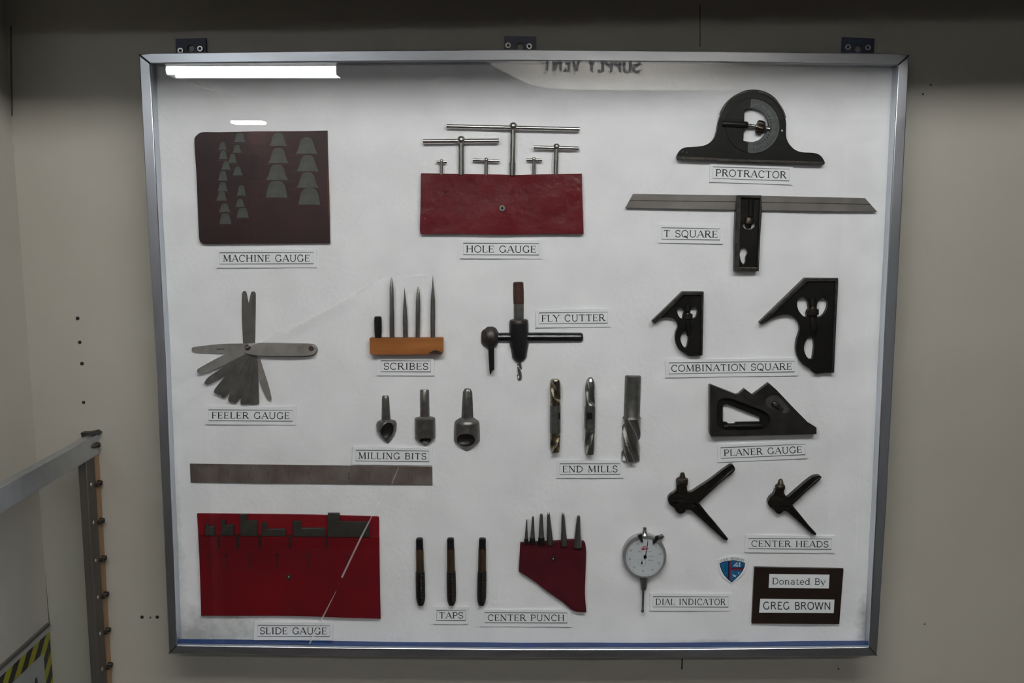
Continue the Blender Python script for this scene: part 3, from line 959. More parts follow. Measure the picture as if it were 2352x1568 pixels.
bm = bmesh.new()
lathe(bm, cv(*Z3, [(770, 585, 36), (800, 585, 42), (1085, 603, 50), (1105, 606, 42)]), .0066, 18)
t.part('screw_sleeve', bm, M_black)
bm = bmesh.new()
lathe(bm, cv(*Z3, [(1095, 604, 26), (1150, 608, 22), (1225, 620, 22), (1390, 652, 28), (1398, 654, 18)]), .0060, 14, rings=40, rad=lambda a, u: 1 + .08 * math.sin(u * 140))
sc_ = t.part('clamp_screw', bm, M_steel)
bm = bmesh.new()
lathe(bm, cv(*Z3, [(1215, 618, 40), (1222, 620, 76), (1245, 625, 84), (1290, 634, 84), (1312, 638, 74), (1318, 639, 40)]), .0034, 28, rad=lambda a, u: 1 + .05 * math.cos(14 * a))
t.part('knurled_nut', bm, M_knob)
for x, y in ((272, 940), (322, 950), (1548, 672)):
    bm = bmesh.new()
    slab(bm, cv(*Z3, circle(x, y, 12, n=10)), .007, .0084)
    t.part('rivet', bm, M_zinc if x > 1000 else M_rim)

# ================================================================== T square
Z4 = (1420, 420, 3.794)
t = Thing('t_square', 'steel T square with long angled-end blade and short recessed head', 't square', bd(1724, 520, 0))
bm = bmesh.new()
slab(bm, cv(*Z4, [(130, 95), (1100, 108), (2152, 132), (2260, 253), (1250, 240), (62, 218)]), .0025, .0050)
bl = t.part('blade', bm, M_blade3, bevel=.0003)
bm = bmesh.new()
ribbon(bm, cv(*Z4, [(100, 153), (1100, 165), (2195, 186)]), 1.8, lambda x, y: bd(x, y, .0052))
t.part('groove', bm, M_rim, parent=bl, flat=True)
bm = bmesh.new()
slab(bm, cv(*Z4, [(1040, 106), (1248, 108), (1254, 240), (1240, 450), (1226, 770), (1012, 768), (1016, 500), (1028, 200)]), 0, .0105,
     holes=[cv(*Z4, [(1074, 130), (1236, 134), (1215, 738), (1056, 735)])])
hd = t.part('head', bm, M_rim, bevel=.0008)
bm = bmesh.new()
slab(bm, cv(*Z4, [(1070, 126), (1240, 130), (1220, 742), (1052, 738)]), .0009, .0066,
     holes=[cv(*Z4, smooth([(1095, 545), (1118, 575), (1128, 610), (1112, 650), (1110, 690), (1092, 712), (1070, 680), (1058, 620), (1070, 570)], 3)),
            cv(*Z4, circle(1140, 350, 62, 58, n=18, a0=-10, a1=190))])
t.part('web', bm, M_black, parent=hd, bevel=.0006)
bm = bmesh.new()
lathe(bm, cv(*Z4, [(1136, 292, 18), (1136, 300, 34), (1135, 318, 42), (1135, 352, 42), (1134, 362, 30), (1133, 395, 22)]), .0055, 20)
t.part('clamp_nut', bm, M_knob)
bm = bmesh.new()
ribbon(bm, cv(*Z4, [(1150, 130), (1148, 270)]), 7, lambda x, y: bd(x, y, .0075))
lathe(bm, cv(*Z4, [(1157, 140, 26), (1155, 290, 26)]), .0058, 14)
t.part('clamp_bolt', bm, M_black)

# ================================================================== feeler gauge
Z5 = (420, 640, 4.612)
t = Thing('feeler_gauge', 'fanned steel feeler gauge with a forked blade pointing up', 'feeler gauge', bd(570, 800, 0))
leaves = [
    (M_blade, [(625, 165), (634, 138), (655, 128), (674, 145), (697, 262), (720, 152), (735, 136), (757, 136), (772, 158), (765, 640), (762, 740), (640, 740), (625, 400)]),
    (M_blade2, [(95, 746), (107, 725), (400, 690), (640, 685), (700, 690), (690, 780), (640, 795), (400, 795), (110, 775)]),
    (M_blade2, [(785, 760), (812, 825), (850, 950), (902, 1110), (940, 1265), (930, 1292), (905, 1290), (880, 1250), (810, 1090), (770, 900), (720, 740)]),
    (M_blade, [(715, 1325), (715, 1200), (735, 950), (700, 740), (770, 740), (788, 830), (797, 1000), (806, 1318), (795, 1330), (725, 1332)]),
    (M_blade, [(640, 1328), (690, 1200), (735, 950), (700, 740), (750, 740), (745, 1000), (712, 1330)]),
    (M_blade, [(610, 1322), (615, 1240), (650, 1050), (700, 740), (768, 800), (722, 1100), (702, 1328), (618, 1332)]),
    (M_blade, [(520, 1290), (590, 1150), (690, 760), (740, 790), (650, 1150), (575, 1308), (540, 1315)]),
    (M_blade, [(480, 1282), (500, 1215), (600, 990), (680, 740), (745, 800), (650, 1050), (552, 1312), (490, 1302)]),
    (M_blade, [(400, 1235), (470, 1110), (660, 760), (710, 800), (560, 1100), (450, 1255), (425, 1260)]),
    (M_blade, [(330, 1190), (350, 1150), (480, 990), (660, 740), (725, 800), (560, 1060), (412, 1228), (340, 1212)]),
    (M_blade, [(228, 1098), (268, 1042), (420, 940), (650, 740), (700, 800), (440, 1022), (262, 1117), (235, 1112)]),
    (M_blade2, [(150, 972), (165, 950), (380, 832), (640, 715), (690, 780), (400, 932), (207, 1000), (160, 996)]),
]
for i, (m, pts) in enumerate(leaves):
    bm = bmesh.new()
    hh = .0012 + .00042 * i
    slab(bm, smooth(cv(*Z5, pts), 3, sharp=70), hh - .0004, hh)
    t.part('blade', bm, m, label='pale steel blade' if m is M_blade2 else None)
bm = bmesh.new()
slab(bm, smooth(cv(*Z5, [(645, 695), (690, 686), (850, 680), (1250, 688), (1370, 697), (1408, 720), (1420, 748), (1405, 785), (1370, 808), (1250, 820), (850, 818), (690, 795), (650, 770), (635, 735)]), 3), .0062, .0078)
t.part('handle', bm, M_blade2, bevel=.0003)
bm = bmesh.new()
slab(bm, smooth(cv(*Z5, [(690, 690), (850, 677), (1250, 683), (1376, 690), (1414, 715), (1428, 748), (1412, 792), (1372, 818), (1250, 828), (850, 824), (690, 802)]), 3), .0004, .0012)
t.part('handle', bm, M_blade, bevel=.0003)
for x, y, r in ((685, 728, 34), (1360, 738, 30)):
    p = cv(*Z5, [(x, y, r)])[0]
    bm = bmesh.new()
    slab(bm, circle(p[0], p[1], p[2], n=18), .0004, .0084)
    t.part('rivet', bm, M_bright, bevel=.0005)
bm = bmesh.new()
for i in range(9):
    ribbon(bm, cv(*Z5, [(362 + i * 9, 738), (362 + i * 9, 752)]), 1.0, lambda a, b: bd(a, b, .0019))
t.part('stamped_mark', bm, M_oxide_shading, flat=True)

# ================================================================== scribes
Z6 = (820, 610, 6.029)
t = Thing('scribe_block', 'small orange-brown wooden block holding the scribes, scorched at one end', 'wooden block', bd(931, 795, 0))
bm = bmesh.new()
slab(bm, cv(*Z6, [(172, 1008), (190, 1002), (700, 1003), (1178, 1000), (1190, 1012), (1190, 1205), (1176, 1226), (1150, 1228), (600, 1234), (195, 1232), (182, 1222), (177, 1100)]), 0, .0110)
wb = t.part('block', bm, M_wood, bevel=.0008)
bm = bmesh.new()
slab(bm, smooth(cv(*Z6, [(985, 1222), (1020, 1195), (1060, 1175), (1100, 1172), (1150, 1188), (1172, 1205), (1170, 1222), (1100, 1224)]), 3), .0105, .01108)
t.part('scorch_mark', bm, M_scorch, parent=wb)
for lab, pts, m, sg in (
        ('short stubby black scribe holder at the left end of the wooden block', [(290, 702, 38), (290, 712, 50), (290, 760, 54), (292, 920, 52), (293, 1004, 46)], M_oxide_shading, 20),
        ('tall thick steel scribe, second from the left in the wooden block', [(478, 155, 1.5), (479, 200, 14), (480, 300, 28), (481, 420, 32), (484, 700, 35), (486, 1004, 34)], M_steel, 16),
        ('shortest needle-pointed scribe in the middle of the wooden block', [(658, 300, 1.2), (660, 430, 12), (664, 600, 26), (668, 760, 34), (672, 1004, 34)], M_grey, 16),
        ('bright steel scribe with blunt tapered tip, second from the right in the block', [(848, 278, 2), (848, 310, 12), (847, 380, 24), (846, 500, 33), (844, 700, 35), (841, 1004, 32)], M_steel, 16),
        ('tallest scribe with a long needle tip at the right end of the block', [(1050, 130, 1.2), (1050, 300, 12), (1050, 350, 19), (1050, 480, 30), (1050, 700, 33), (1050, 1004, 32)], M_grey, 16)):
    q = cv(*Z6, pts)
    bm = bmesh.new()
    lathe(bm, q, .0058, sg)
    single('scribe', bm, m, bd(q[-1][0], q[-1][1], .0058), lab, 'scribe', 'scribes in the wooden block')

# ================================================================== fly cutter
Z7 = (1080, 620, 5.809)
t = Thing('fly_cutter', 'black fly cutter with horizontal sliding arm and hanging tool bit', 'fly cutter', bd(1192, 760, 0))
hc, hk = nest(130 / 5.809)
bm = bmesh.new()
lathe(bm, cv(*Z7, [(642, 158, 52), (642, 170, 66), (644, 300, 70), (648, 450, 68), (648, 660, 66)]), hc, 24)
shk = t.part('shank', bm, M_grey)
bm = bmesh.new()
lathe(bm, cv(*Z7, [(642, 156, 50), (642, 168, 68), (644, 300, 72), (647, 448, 70)]), hc, 24)
t.part('rusted_sleeve', bm, M_rust, parent=shk, label='rust-brown upper end of the shank')
bm = bmesh.new()
lathe(bm, cv(*Z7, [(648, 652, 90), (648, 664, 118), (649, 690, 126), (649, 708, 126)]), hc, 28)
t.part('collar', bm, M_rim)
bm = bmesh.new()
lathe(bm, cv(*Z7, [(649, 706, 128 * hk), (650, 860, 130 * hk), (652, 1000, 128 * hk), (655, 1060, 112), (656, 1160, 98), (657, 1190, 80), (657, 1218, 52)]), hc, 28)
t.part('body', bm, M_oxide_shading)
bm = bmesh.new()
lathe(bm, cv(*Z7, [(365, 897, 60), (380, 897, 64), (760, 897, 67), (1470, 897, 67), (1490, 897, 60), (1502, 897, 50)]), hc, 28)
t.part('arm', bm, mat('polished_black_steel', (0.10, 0.10, 0.105), 0.22, 1.0, nscale=200, c2=(0.07, 0.07, 0.072)))
bm = bmesh.new()
lathe(bm, cv(*Z7, [(148, 900, 70), (165, 900, 100), (195, 900, 118), (232, 900, 148), (300, 900, 150), (345, 900, 128), (368, 900, 90), (380, 900, 66)]), hc, 28, flatten=.82)
t.part('tool_holder', bm, M_rim)
bm = bmesh.new()
slab(bm, cv(*Z7, [(240, 1020), (320, 1020), (321, 1330), (292, 1345), (275, 1385), (263, 1392), (255, 1330), (246, 1180)]), .003, .0105)
t.part('tool_bit', bm, M_oxide_shading, bevel=.0005)
bm = bmesh.new()
lathe(bm, cv(*Z7, [(656, 1195, 36), (656, 1280, 36), (658, 1440, 38), (659, 1470, 26), (659, 1480, 8)]), hc, 26, rings=44,
      rad=lambda a, u: 1 - (.40 * max(0, math.cos(2 * (a - u * 5.5))) ** 2 if u > .25 else 0))
t.part('drill_bit', bm, M_bright)

# ================================================================== combination squares
Z8 = (1480, 620, 4.9)
for lab, outl, holes, rim, knob in (
        ('smaller black combination square head above the left end of its card', [(90, 575), (430, 245), (665, 245), (668, 300), (662, 600), (655, 960), (600, 960), (540, 970), (490, 962), (470, 945), (400, 900), (362, 840), (348, 770), (355, 700), (375, 650), (370, 600), (340, 555), (290, 535), (230, 533), (165, 555), (110, 600)],
         [[(365, 430), (390, 420), (428, 435), (450, 470), (437, 510), (432, 552), (400, 535), (375, 490)], [(525, 430), (560, 415), (590, 425), (598, 470), (580, 530), (545, 552), (538, 510), (515, 480)],
          [(470, 680), (490, 700), (496, 760), (490, 820), (477, 868), (457, 878), (427, 840), (407, 780), (420, 720), (445, 690)]],
         [(88, 573), (430, 243), (670, 243), (656, 962), (636, 962), (642, 283), (446, 283), (122, 602), (108, 602)], [(485, 455, 24), (485, 470, 26), (485, 490, 34), (485, 494, 56), (485, 545, 56), (485, 550, 36), (485, 575, 28)]),
        ('larger black combination square head at the right of its card', [(1300, 590), (1815, 90), (2180, 90), (2182, 140), (2160, 600), (2135, 1155), (2050, 1155), (1990, 1160), (1930, 1166), (1892, 1140), (1870, 1112), (1800, 1070), (1745, 1010), (1715, 940), (1708, 870), (1720, 780), (1750, 680), (1745, 620), (1715, 560), (1660, 515), (1600, 500), (1520, 510), (1420, 550), (1340, 600), (1315, 605)],
         [[(1725, 340), (1760, 310), (1800, 310), (1835, 345), (1848, 400), (1850, 450), (1825, 478), (1832, 532), (1790, 520), (1740, 460), (1720, 400)], [(1960, 345), (2000, 310), (2040, 320), (2065, 370), (2055, 440), (2010, 510), (1950, 542), (1945, 500), (1962, 470), (1940, 420)],
          [(1880, 735), (1902, 760), (1912, 860), (1905, 930), (1895, 1000), (1860, 1005), (1825, 970), (1798, 900), (1805, 830), (1840, 765)]],
         [(1298, 588), (1815, 88), (2184, 92), (2136, 1157), (2110, 1157), (2150, 128), (1836, 130), (1332, 607), (1316, 607)], [(1890, 385, 32), (1890, 410, 34), (1890, 436, 40), (1890, 442, 70), (1890, 500, 70), (1890, 506, 44), (1890, 540, 36)])):
    q = cv(*Z8, outl)
    c = centre(q)
    t = Thing('combination_square_head', lab, 'combination square', bd(c[0], c[1], 0), 'combination square heads')
    bm = bmesh.new()
    slab(bm, smooth(q, 3, sharp=42), 0, .0072, holes=[smooth(cv(*Z8, h), 3) for h in holes])
    t.part('body', bm, M_black, bevel=.0014)
    bm = bmesh.new()
    slab(bm, cv(*Z8, rim), .0002, .0098)
    t.part('machined_edge', bm, M_rim, bevel=.0007)
    k = cv(*Z8, knob)
    bm = bmesh.new()
    lathe(bm, k, .0038, 22, rad=lambda a, u: 1 + .04 * math.cos(12 * a))
    t.part('clamp_nut', bm, M_knob)
    # raised boss that carries the clamp bolt
    bm = bmesh.new()
    lathe(bm, [(k[0][0], k[0][1] - 4.2 * (k[3][2]) / 4, k[3][2] * .5), (k[0][0], k[0][1] + 1, k[3][2] * .62)], .0062, 18)
    t.part('bolt_boss', bm, M_black)
    bm = bmesh.new()
    lathe(bm, [(k[-1][0], k[-1][1] - 2, k[3][2] * .5), (k[-1][0] + 2, k[-1][1] + k[3][2] * 1.5, k[3][2] * .75), (k[-1][0] + 3, k[-1][1] + k[3][2] * 3, k[3][2] * .35)], .0056, 18)
    t.part('ridge', bm, M_black)


# ================================================================== milling bits (countersinks)
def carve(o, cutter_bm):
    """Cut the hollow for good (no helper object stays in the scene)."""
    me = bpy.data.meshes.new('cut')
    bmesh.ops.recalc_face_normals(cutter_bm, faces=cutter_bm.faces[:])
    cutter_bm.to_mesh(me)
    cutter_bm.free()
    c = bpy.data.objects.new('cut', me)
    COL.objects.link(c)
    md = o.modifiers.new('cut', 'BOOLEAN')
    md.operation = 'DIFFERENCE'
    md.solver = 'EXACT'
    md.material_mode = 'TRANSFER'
    me.materials.append(M_oxide_shading)  # near-black cut faces put the hollow's shading into its colour
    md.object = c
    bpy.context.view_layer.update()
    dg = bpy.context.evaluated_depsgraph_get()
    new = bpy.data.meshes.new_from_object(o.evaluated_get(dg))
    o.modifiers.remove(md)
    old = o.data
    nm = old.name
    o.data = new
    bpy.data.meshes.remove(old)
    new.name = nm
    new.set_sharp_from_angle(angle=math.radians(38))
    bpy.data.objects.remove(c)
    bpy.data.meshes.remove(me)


Z9 = (800, 860, 7.127)
M_mill = mat('mill_steel', (0.20, 0.195, 0.185), 0.36, 0.8, c2=(0.145, 0.14, 0.132), nscale=140, rvar=0.08)
for lab, sh, hd_, cut in (
        ('smallest milling bit with teardrop head above the MILLING BITS card', [(612, 335, 42), (612, 350, 58), (613, 385, 66), (618, 600, 74), (621, 760, 80)],
         [(624, 728, 84), (626, 752, 150), (628, 800, 170), (630, 910, 162), (636, 1000, 122), (642, 1080, 62), (648, 1143, 2)], ((640, 925), (105, 150), 18, 155)),
        ('middle milling bit with straight square-shouldered head', [(1248, 240, 66), (1249, 258, 78), (1252, 500, 80), (1254, 700, 82)],
         [(1254, 680, 90), (1255, 692, 150), (1256, 712, 168), (1258, 900, 170), (1260, 1030, 168), (1263, 1080, 128), (1268, 1185, 2)], ((1262, 1075), (105, 82), 20, 130)),
        ('largest milling bit with broad pointed head, right of the other two', [(1956, 200, 62), (1956, 222, 90), (1956, 270, 106), (1954, 500, 112), (1953, 760, 120)],
         [(1950, 690, 122), (1948, 740, 188), (1946, 775, 202), (1944, 900, 210), (1944, 1070, 212), (1944, 1110, 186), (1945, 1305, 2)], ((1915, 1080), (165, 118), -6, 205))):
    q = cv(*Z9, hd_)
    t = Thing('milling_bit', lab, 'milling bit', bd(q[2][0], q[2][1], 0), 'milling bits')
    h, hk = nest(max(p[2] for p in q))
    q = [(a, b, c * hk) for a, b, c in q]
    bm = bmesh.new()
    lathe(bm, cv(*Z9, sh), h, 24)
    t.part('shank', bm, M_mill)
    bm = bmesh.new()
    lathe(bm, q, h, 36, rings=24)
    ho = t.part('cutting_head', bm, M_mill)
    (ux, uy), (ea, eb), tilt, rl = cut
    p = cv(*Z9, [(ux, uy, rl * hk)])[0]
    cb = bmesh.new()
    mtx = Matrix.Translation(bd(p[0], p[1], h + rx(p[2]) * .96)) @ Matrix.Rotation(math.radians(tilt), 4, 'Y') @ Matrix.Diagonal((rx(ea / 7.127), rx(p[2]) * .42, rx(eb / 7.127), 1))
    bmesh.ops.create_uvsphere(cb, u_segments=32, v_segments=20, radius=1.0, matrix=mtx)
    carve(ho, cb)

# ================================================================== end mills
Z10 = (1220, 840, 6.03)


def flutes(n, tw, depth, z0, z1, off=0.0):
    def f(a, u):
        if z0 <= u <= z1:
            e = min(1, (u - z0) / .04 + (1 if z0 <= 0 else 0), (z1 - u) / .04 + (1 if z1 >= 1 else 0))
            return 1 - depth * e * (max(0, math.cos(n * (a - tw * u) / 2 + off)) ** 2 if n == 1 else max(0.0, math.cos(n * (a - tw * u) + off)) ** 0.8)
        return 1.0
    return f


def both(f, g):
    return lambda a, u: f(a, u) * g(a, u)


for lab, pts, rad, mm in (
        ('thinnest double-ended end mill with amber oil-tinted flutes, leftmost of three', [(338, 186, 66), (336, 200, 74), (334, 500, 74), (332, 930, 74), (331, 1185, 70), (331, 1198, 56)], both(flutes(2, 9, .42, 0, .30), flutes(2, -9, .42, .74, 1, .8)), M_gold),
        ('double-ended end mill with one rounded nose, middle of the three', [(822, 156, 18), (822, 168, 40), (820, 210, 62), (818, 300, 70), (814, 600, 74), (811, 900, 74), (808, 1216, 72)], both(flutes(2, 6, .38, 0, .36), flutes(2, -6, .38, .68, 1, .4)), M_steel),
        ('thick end mill with plain grey shank and four spiral flutes, rightmost of three', [(1412, 130, 96), (1411, 142, 111), (1403, 400, 112), (1393, 688, 112), (1391, 720, 130), (1385, 900, 131), (1376, 1180, 130), (1374, 1300, 128)], flutes(4, 3.6, .34, .50, 1), M_steel)):
    q = cv(*Z10, pts)
    t = Thing('end_mill', lab, 'end mill', bd(q[2][0], q[2][1], 0), 'end mills')
    h, hk = nest(max(p[2] for p in q))
    q = [(a, b, c * hk) for a, b, c in q]
    bm = bmesh.new()
    if mm is M_steel and len(pts) == 8:
        lathe(bm, q[:5], h, 28)
        t.part('shank', bm, M_grey)
        bm = bmesh.new()
        lathe(bm, q[4:], h, 56, rings=60, rad=flutes(4, 2.4, .34, 0, 1))
        t.part('flutes', bm, M_steel)
    else:
        i0 = 2 if mm is M_gold else 4
        tot = q[-1][1] - q[0][1]
        lathe(bm, q, h, 56, rings=110, rad=rad)
        t.part('cutter', bm, mm)
        bm = bmesh.new()
        ys, ye = (540, 920) if mm is M_gold else (560, 860)
        xs = (334, 332) if mm is M_gold else (815, 811)
        lathe(bm, cv(*Z10, [(xs[0], ys, 75), (xs[1], ye, 75)]), h, 28)
        sk = t.part('shank', bm, M_grey)
        bm = bmesh.new()
        yf = 650
        xo = (372, 402) if mm is M_gold else (775, 845)
        slab(bm, cv(*Z10, [(xo[0], yf), (xo[1], yf), (xo[1] - 2, yf + 88), (xo[0] - 2, yf + 88)]), h, h + rx(75 / 6.03) * (1.0 if mm is not M_gold else .8) + .0003)
        t.part('clamp_flat', bm, M_oxide_shading, parent=sk)

# ================================================================== planer gauge
Z11 = (1600, 860, 7.587)
t = Thing('planer_gauge', 'dark triangular planer gauge with open window and stepped top', 'planer gauge', bd(1750, 940, 0))
win = [(355, 560), (372, 480), (430, 420), (530, 405), (640, 430), (900, 530), (1160, 630), (1250, 700), (1285, 790), (1250, 880), (1150, 955), (900, 975), (600, 985), (480, 970), (390, 910), (355, 840), (350, 700)]
bm = bmesh.new()
slab(bm, cv(*Z11, [(233, 192), (255, 178), (1100, 512), (1500, 690), (1960, 845), (2092, 925), (2090, 1035), (1200, 1058), (255, 1080), (232, 1010)]), 0, .0105, holes=[smooth(cv(*Z11, win), 3)])
t.part('base', bm, M_plan, bevel=.0008)
bm = bmesh.new()
slab(bm, smooth(cv(*Z11, [(x + (700 - x) * -.03, y + (720 - y) * -.03) for x, y in win]), 3), .0006, .0050,
     holes=[cv(*Z11, [(458, 532), (520, 512), (1105, 740), (1105, 822), (690, 828), (660, 858), (555, 858), (530, 830), (475, 828), (456, 800)])])
t.part('web', bm, M_black, bevel=.0006)
slot = [(1213, 430), (1255, 362), (1340, 320), (1430, 350), (1530, 440), (1620, 550), (1642, 620), (1580, 682), (1500, 670), (1380, 625), (1270, 580), (1213, 510)]
bm = bmesh.new()
slab(bm, cv(*Z11, [(700, 345), (740, 340), (842, 250), (985, 356), (1262, 148), (1400, 272), (1700, 590), (1940, 832), (1978, 862), (1500, 700), (1090, 520)]), 0, .0085, holes=[smooth(cv(*Z11, slot), 3)])
t.part('slide', bm, M_plan, bevel=.0008)
bm = bmesh.new()
slab(bm, smooth(cv(*Z11, [(x + (1430 - x) * -.02, y + (500 - y) * -.02) for x, y in slot]), 3), .0006, .0045)
t.part('slot_floor', bm, M_grey)
bm = bmesh.new()
lathe(bm, cv(*Z11, [(1320, 480, 34), (1345, 500, 50), (1420, 555, 52), (1460, 590, 30), (1500, 610, 24)]), .0070, 16)
t.part('lock_screw', bm, M_rim)
bm = bmesh.new()
lathe(bm, cv(*Z11, [(470, 905, 40), (545, 900, 44), (560, 900, 30), (660, 898, 30), (690, 897, 50), (1120, 890, 52), (1150, 890, 40)]), .0062, 18)
t.part('threaded_bar', bm, M_black)

# ================================================================== center heads
Z12 = (1500, 1050, 5.345)
for lab, outl, knob, vee in (
        ('larger black center head with V arms, left of its card', [(183, 512), (213, 462), (262, 430), (288, 400), (292, 345), (410, 345), (422, 425), (470, 428), (560, 370), (700, 280), (850, 165), (950, 97), (985, 95), (1007, 140), (985, 182), (800, 330), (640, 475), (562, 560), (620, 640), (760, 800), (922, 1000), (905, 1022), (862, 1000), (650, 810), (470, 652), (405, 642), (388, 670), (340, 692), (290, 670), (265, 622), (208, 580)],
         [(362, 185, 14), (362, 195, 26), (361, 245, 36), (359, 258, 70), (356, 275, 76), (355, 325, 74), (353, 345, 60), (350, 420, 62)], ([(220, 545), (540, 558), (1000, 140)], [(540, 558), (905, 1010)])),
        ('smaller black center head with V arms, above the right of its card', [(1410, 552), (1440, 490), (1480, 455), (1498, 420), (1502, 395), (1605, 395), (1622, 468), (1662, 490), (1800, 370), (1960, 243), (2048, 224), (2069, 245), (2030, 292), (1880, 420), (1760, 530), (1702, 585), (1760, 680), (1880, 800), (2007, 935), (1995, 957), (1950, 937), (1800, 800), (1652, 672), (1605, 657), (1565, 692), (1520, 686), (1480, 642), (1430, 602)],
         [(1568, 264, 12), (1567, 275, 24), (1564, 325, 38), (1562, 338, 56), (1560, 350, 62), (1557, 385, 60), (1555, 398, 50), (1550, 480, 52)], ([(1440, 572), (1690, 585), (2055, 245)], [(1690, 585), (1990, 945)]))):
    q = cv(*Z12, outl)
    c = cv(*Z12, [vee[1][0]])[0]
    t = Thing('center_finder', lab, 'center head', bd(c[0], c[1], 0), 'center heads')
    bm = bmesh.new()
    slab(bm, smooth(q, 3, sharp=60), 0, .0085)
    t.part('body', bm, M_head, bevel=.0022, seg=3)
    bm = bmesh.new()
    for v in vee:
        vv = cv(*Z12, v)
        fr = []
        wd = 3.2
        for a, b in zip(vv, vv[1:]):
            d = (Vector(b) - Vector(a)).normalized()
            nn = Vector((-d.y, d.x)) * wd
            slab(bm, [tuple(Vector(a) + nn), tuple(Vector(b) + nn * .6), tuple(Vector(b) - nn * .6), tuple(Vector(a) - nn)], .004, .0104)
    t.part('vee_edges', bm, M_head, bevel=.0009)
    bm = bmesh.new()
    lathe(bm, cv(*Z12, knob), .0038, 20)
    t.part('clamp_nut', bm, M_knob)

# ================================================================== steel rule
Z13 = (420, 1040, 3.563)
q = cv(*Z13, [(57, 88), (2042, 112), (2043, 263), (63, 241)])
t = Thing('steel_rule', 'long flat brownish steel rule lying above the large red pouch', 'ruler', bd(*centre(q), 0))
bm = bmesh.new()
slab(bm, q, .0002, .0018)
rb = t.part('rule_body', bm, M_rule, bevel=.0002)
bm = bmesh.new()
mpr = lambda x, y: bd(x, y, .0020)
for i in range(1, 96):
    u = i / 96
    a, b = lerp(q[0], q[1], u), lerp(q[3], q[2], u)
    k = .28 if i % 8 == 0 else (.18 if i % 4 == 0 else .10)
    ribbon(bm, [a, lerp(a, b, k)], .6, mpr)
    ribbon(bm, [b, lerp(b, a, k)], .6, mpr)
t.part('graduations', bm, mat('etched_marks', (0.075, 0.062, 0.055), 0.6), parent=rb, flat=True)
bm = bmesh.new()
for i in range(1, 12):
    for e, k in ((q[0], .42), (q[3], .62)):
        a = lerp(lerp(q[0], q[1], i / 12), lerp(q[3], q[2], i / 12), k)
        s_ = str(i)
        lettering(bm, s_, (a[0] - 3.0 * len(s_) - 6, a[1] + 4), (a[0] + 3.0 * len(s_) - 6, a[1] + 4), 7, mpr, serif=False, wt=.8)
t.part('numerals', bm, MATS['etched_marks'], parent=rb, flat=True)

# ================================================================== slide gauge pouch
t = Thing('slide_gauge_pouch', 'large red vinyl pouch with six stepped slide gauge blocks along its top', 'pouch', bd(663, 1300, 0))
bm = bmesh.new()
slab(bm, smooth(cv(*Z13, [(116, 497), (600, 501), (1000, 506), (1590, 522), (1604, 530), (1606, 900), (1618, 1356), (1400, 1350), (900, 1333), (500, 1332), (150, 1331), (140, 1000), (128, 700)]), 3), 0, .0030)
t.part('pouch_body', bm, M_red2, bevel=.0006)
bm = bmesh.new()
slab(bm, smooth(cv(*Z13, [(126, 672), (600, 676), (1000, 680), (1606, 690), (1608, 900), (1616, 1352), (1400, 1347), (900, 1330), (500, 1329), (151, 1328), (141, 1000)]), 3), .0028, .0058)
pk = t.part('pocket', bm, M_red3, bevel=.0008)
for x0_, x1_ in ((285, 305), (435, 462), (618, 645), (865, 895), (1163, 1185)):
    bm = bmesh.new()
    slab(bm, cv(*Z13, [(x0_, 668), (x1_, 668), (x1_ - 4, 785), (x0_ + 4, 785)]), .0057, .0061)
    t.part('slit', bm, M_slit, parent=pk)
bm = bmesh.new()
for x in (215, 355, 545, 770, 1025, 1340):
    ribbon(bm, cv(*Z13, [(x - 28, 832), (x + 30, 832)]), 2.5, lambda a, b: bd(a, b, .0060))
    ribbon(bm, cv(*Z13, [(x, 832), (x + 6, 940)]), 4, lambda a, b: bd(a, b, .0060))
t.part('pressed_outline', bm, mat('pressed_vinyl', (0.05, 0.003, 0.005), 0.5), parent=pk, flat=True)
p = cv(*Z13, [(865, 1015, 21)])[0]
bm = bmesh.new()
slab(bm, circle(p[0], p[1], p[2], n=18), .0056, .0074)
sn = t.part('snap_button', bm, mat('old_brass', (0.16, 0.14, 0.10), 0.35, 0.9, nscale=200), bevel=.0006)
bm = bmesh.new()
ball(bm, p[0] + .6, p[1], p[2] * .42, .0074, 10)
t.part('snap_stud', bm, M_zinc, parent=sn)
for lab, pts in (
        ('smallest stepped grey slide gauge block, first from the left in the red pouch', [(183, 580), (206, 580), (206, 603), (258, 603), (258, 678), (183, 678)]),
        ('short stepped grey slide gauge block, second from the left in the red pouch', [(313, 548), (345, 548), (345, 590), (415, 590), (415, 678), (313, 678)]),
        ('tall narrow stepped slide gauge block, third from the left, poking above the red pouch', [(470, 505), (525, 503), (527, 555), (608, 556), (608, 680), (470, 680)]),
        ('low L-shaped slide gauge block, fourth from the left in the red pouch', [(645, 570), (690, 570), (692, 625), (840, 622), (840, 680), (645, 680)]),
        ('long low L-shaped slide gauge block, fifth from the left in the red pouch', [(897, 560), (962, 560), (970, 616), (1165, 613), (1165, 684), (900, 684)]),
        ('largest stepped slide gauge block at the right end of the red pouch', [(1185, 494), (1280, 494), (1283, 562), (1525, 566), (1525, 690), (1187, 688)])):
    q = cv(*Z13, pts)
    bm = bmesh.new()
    slab(bm, q, .0030, .0072)
    single('slide_gauge_block', bm, M_block, bd(*centre(q), .003), lab, 'gauge block', 'slide gauge blocks in the red pouch', bevel=.0004)

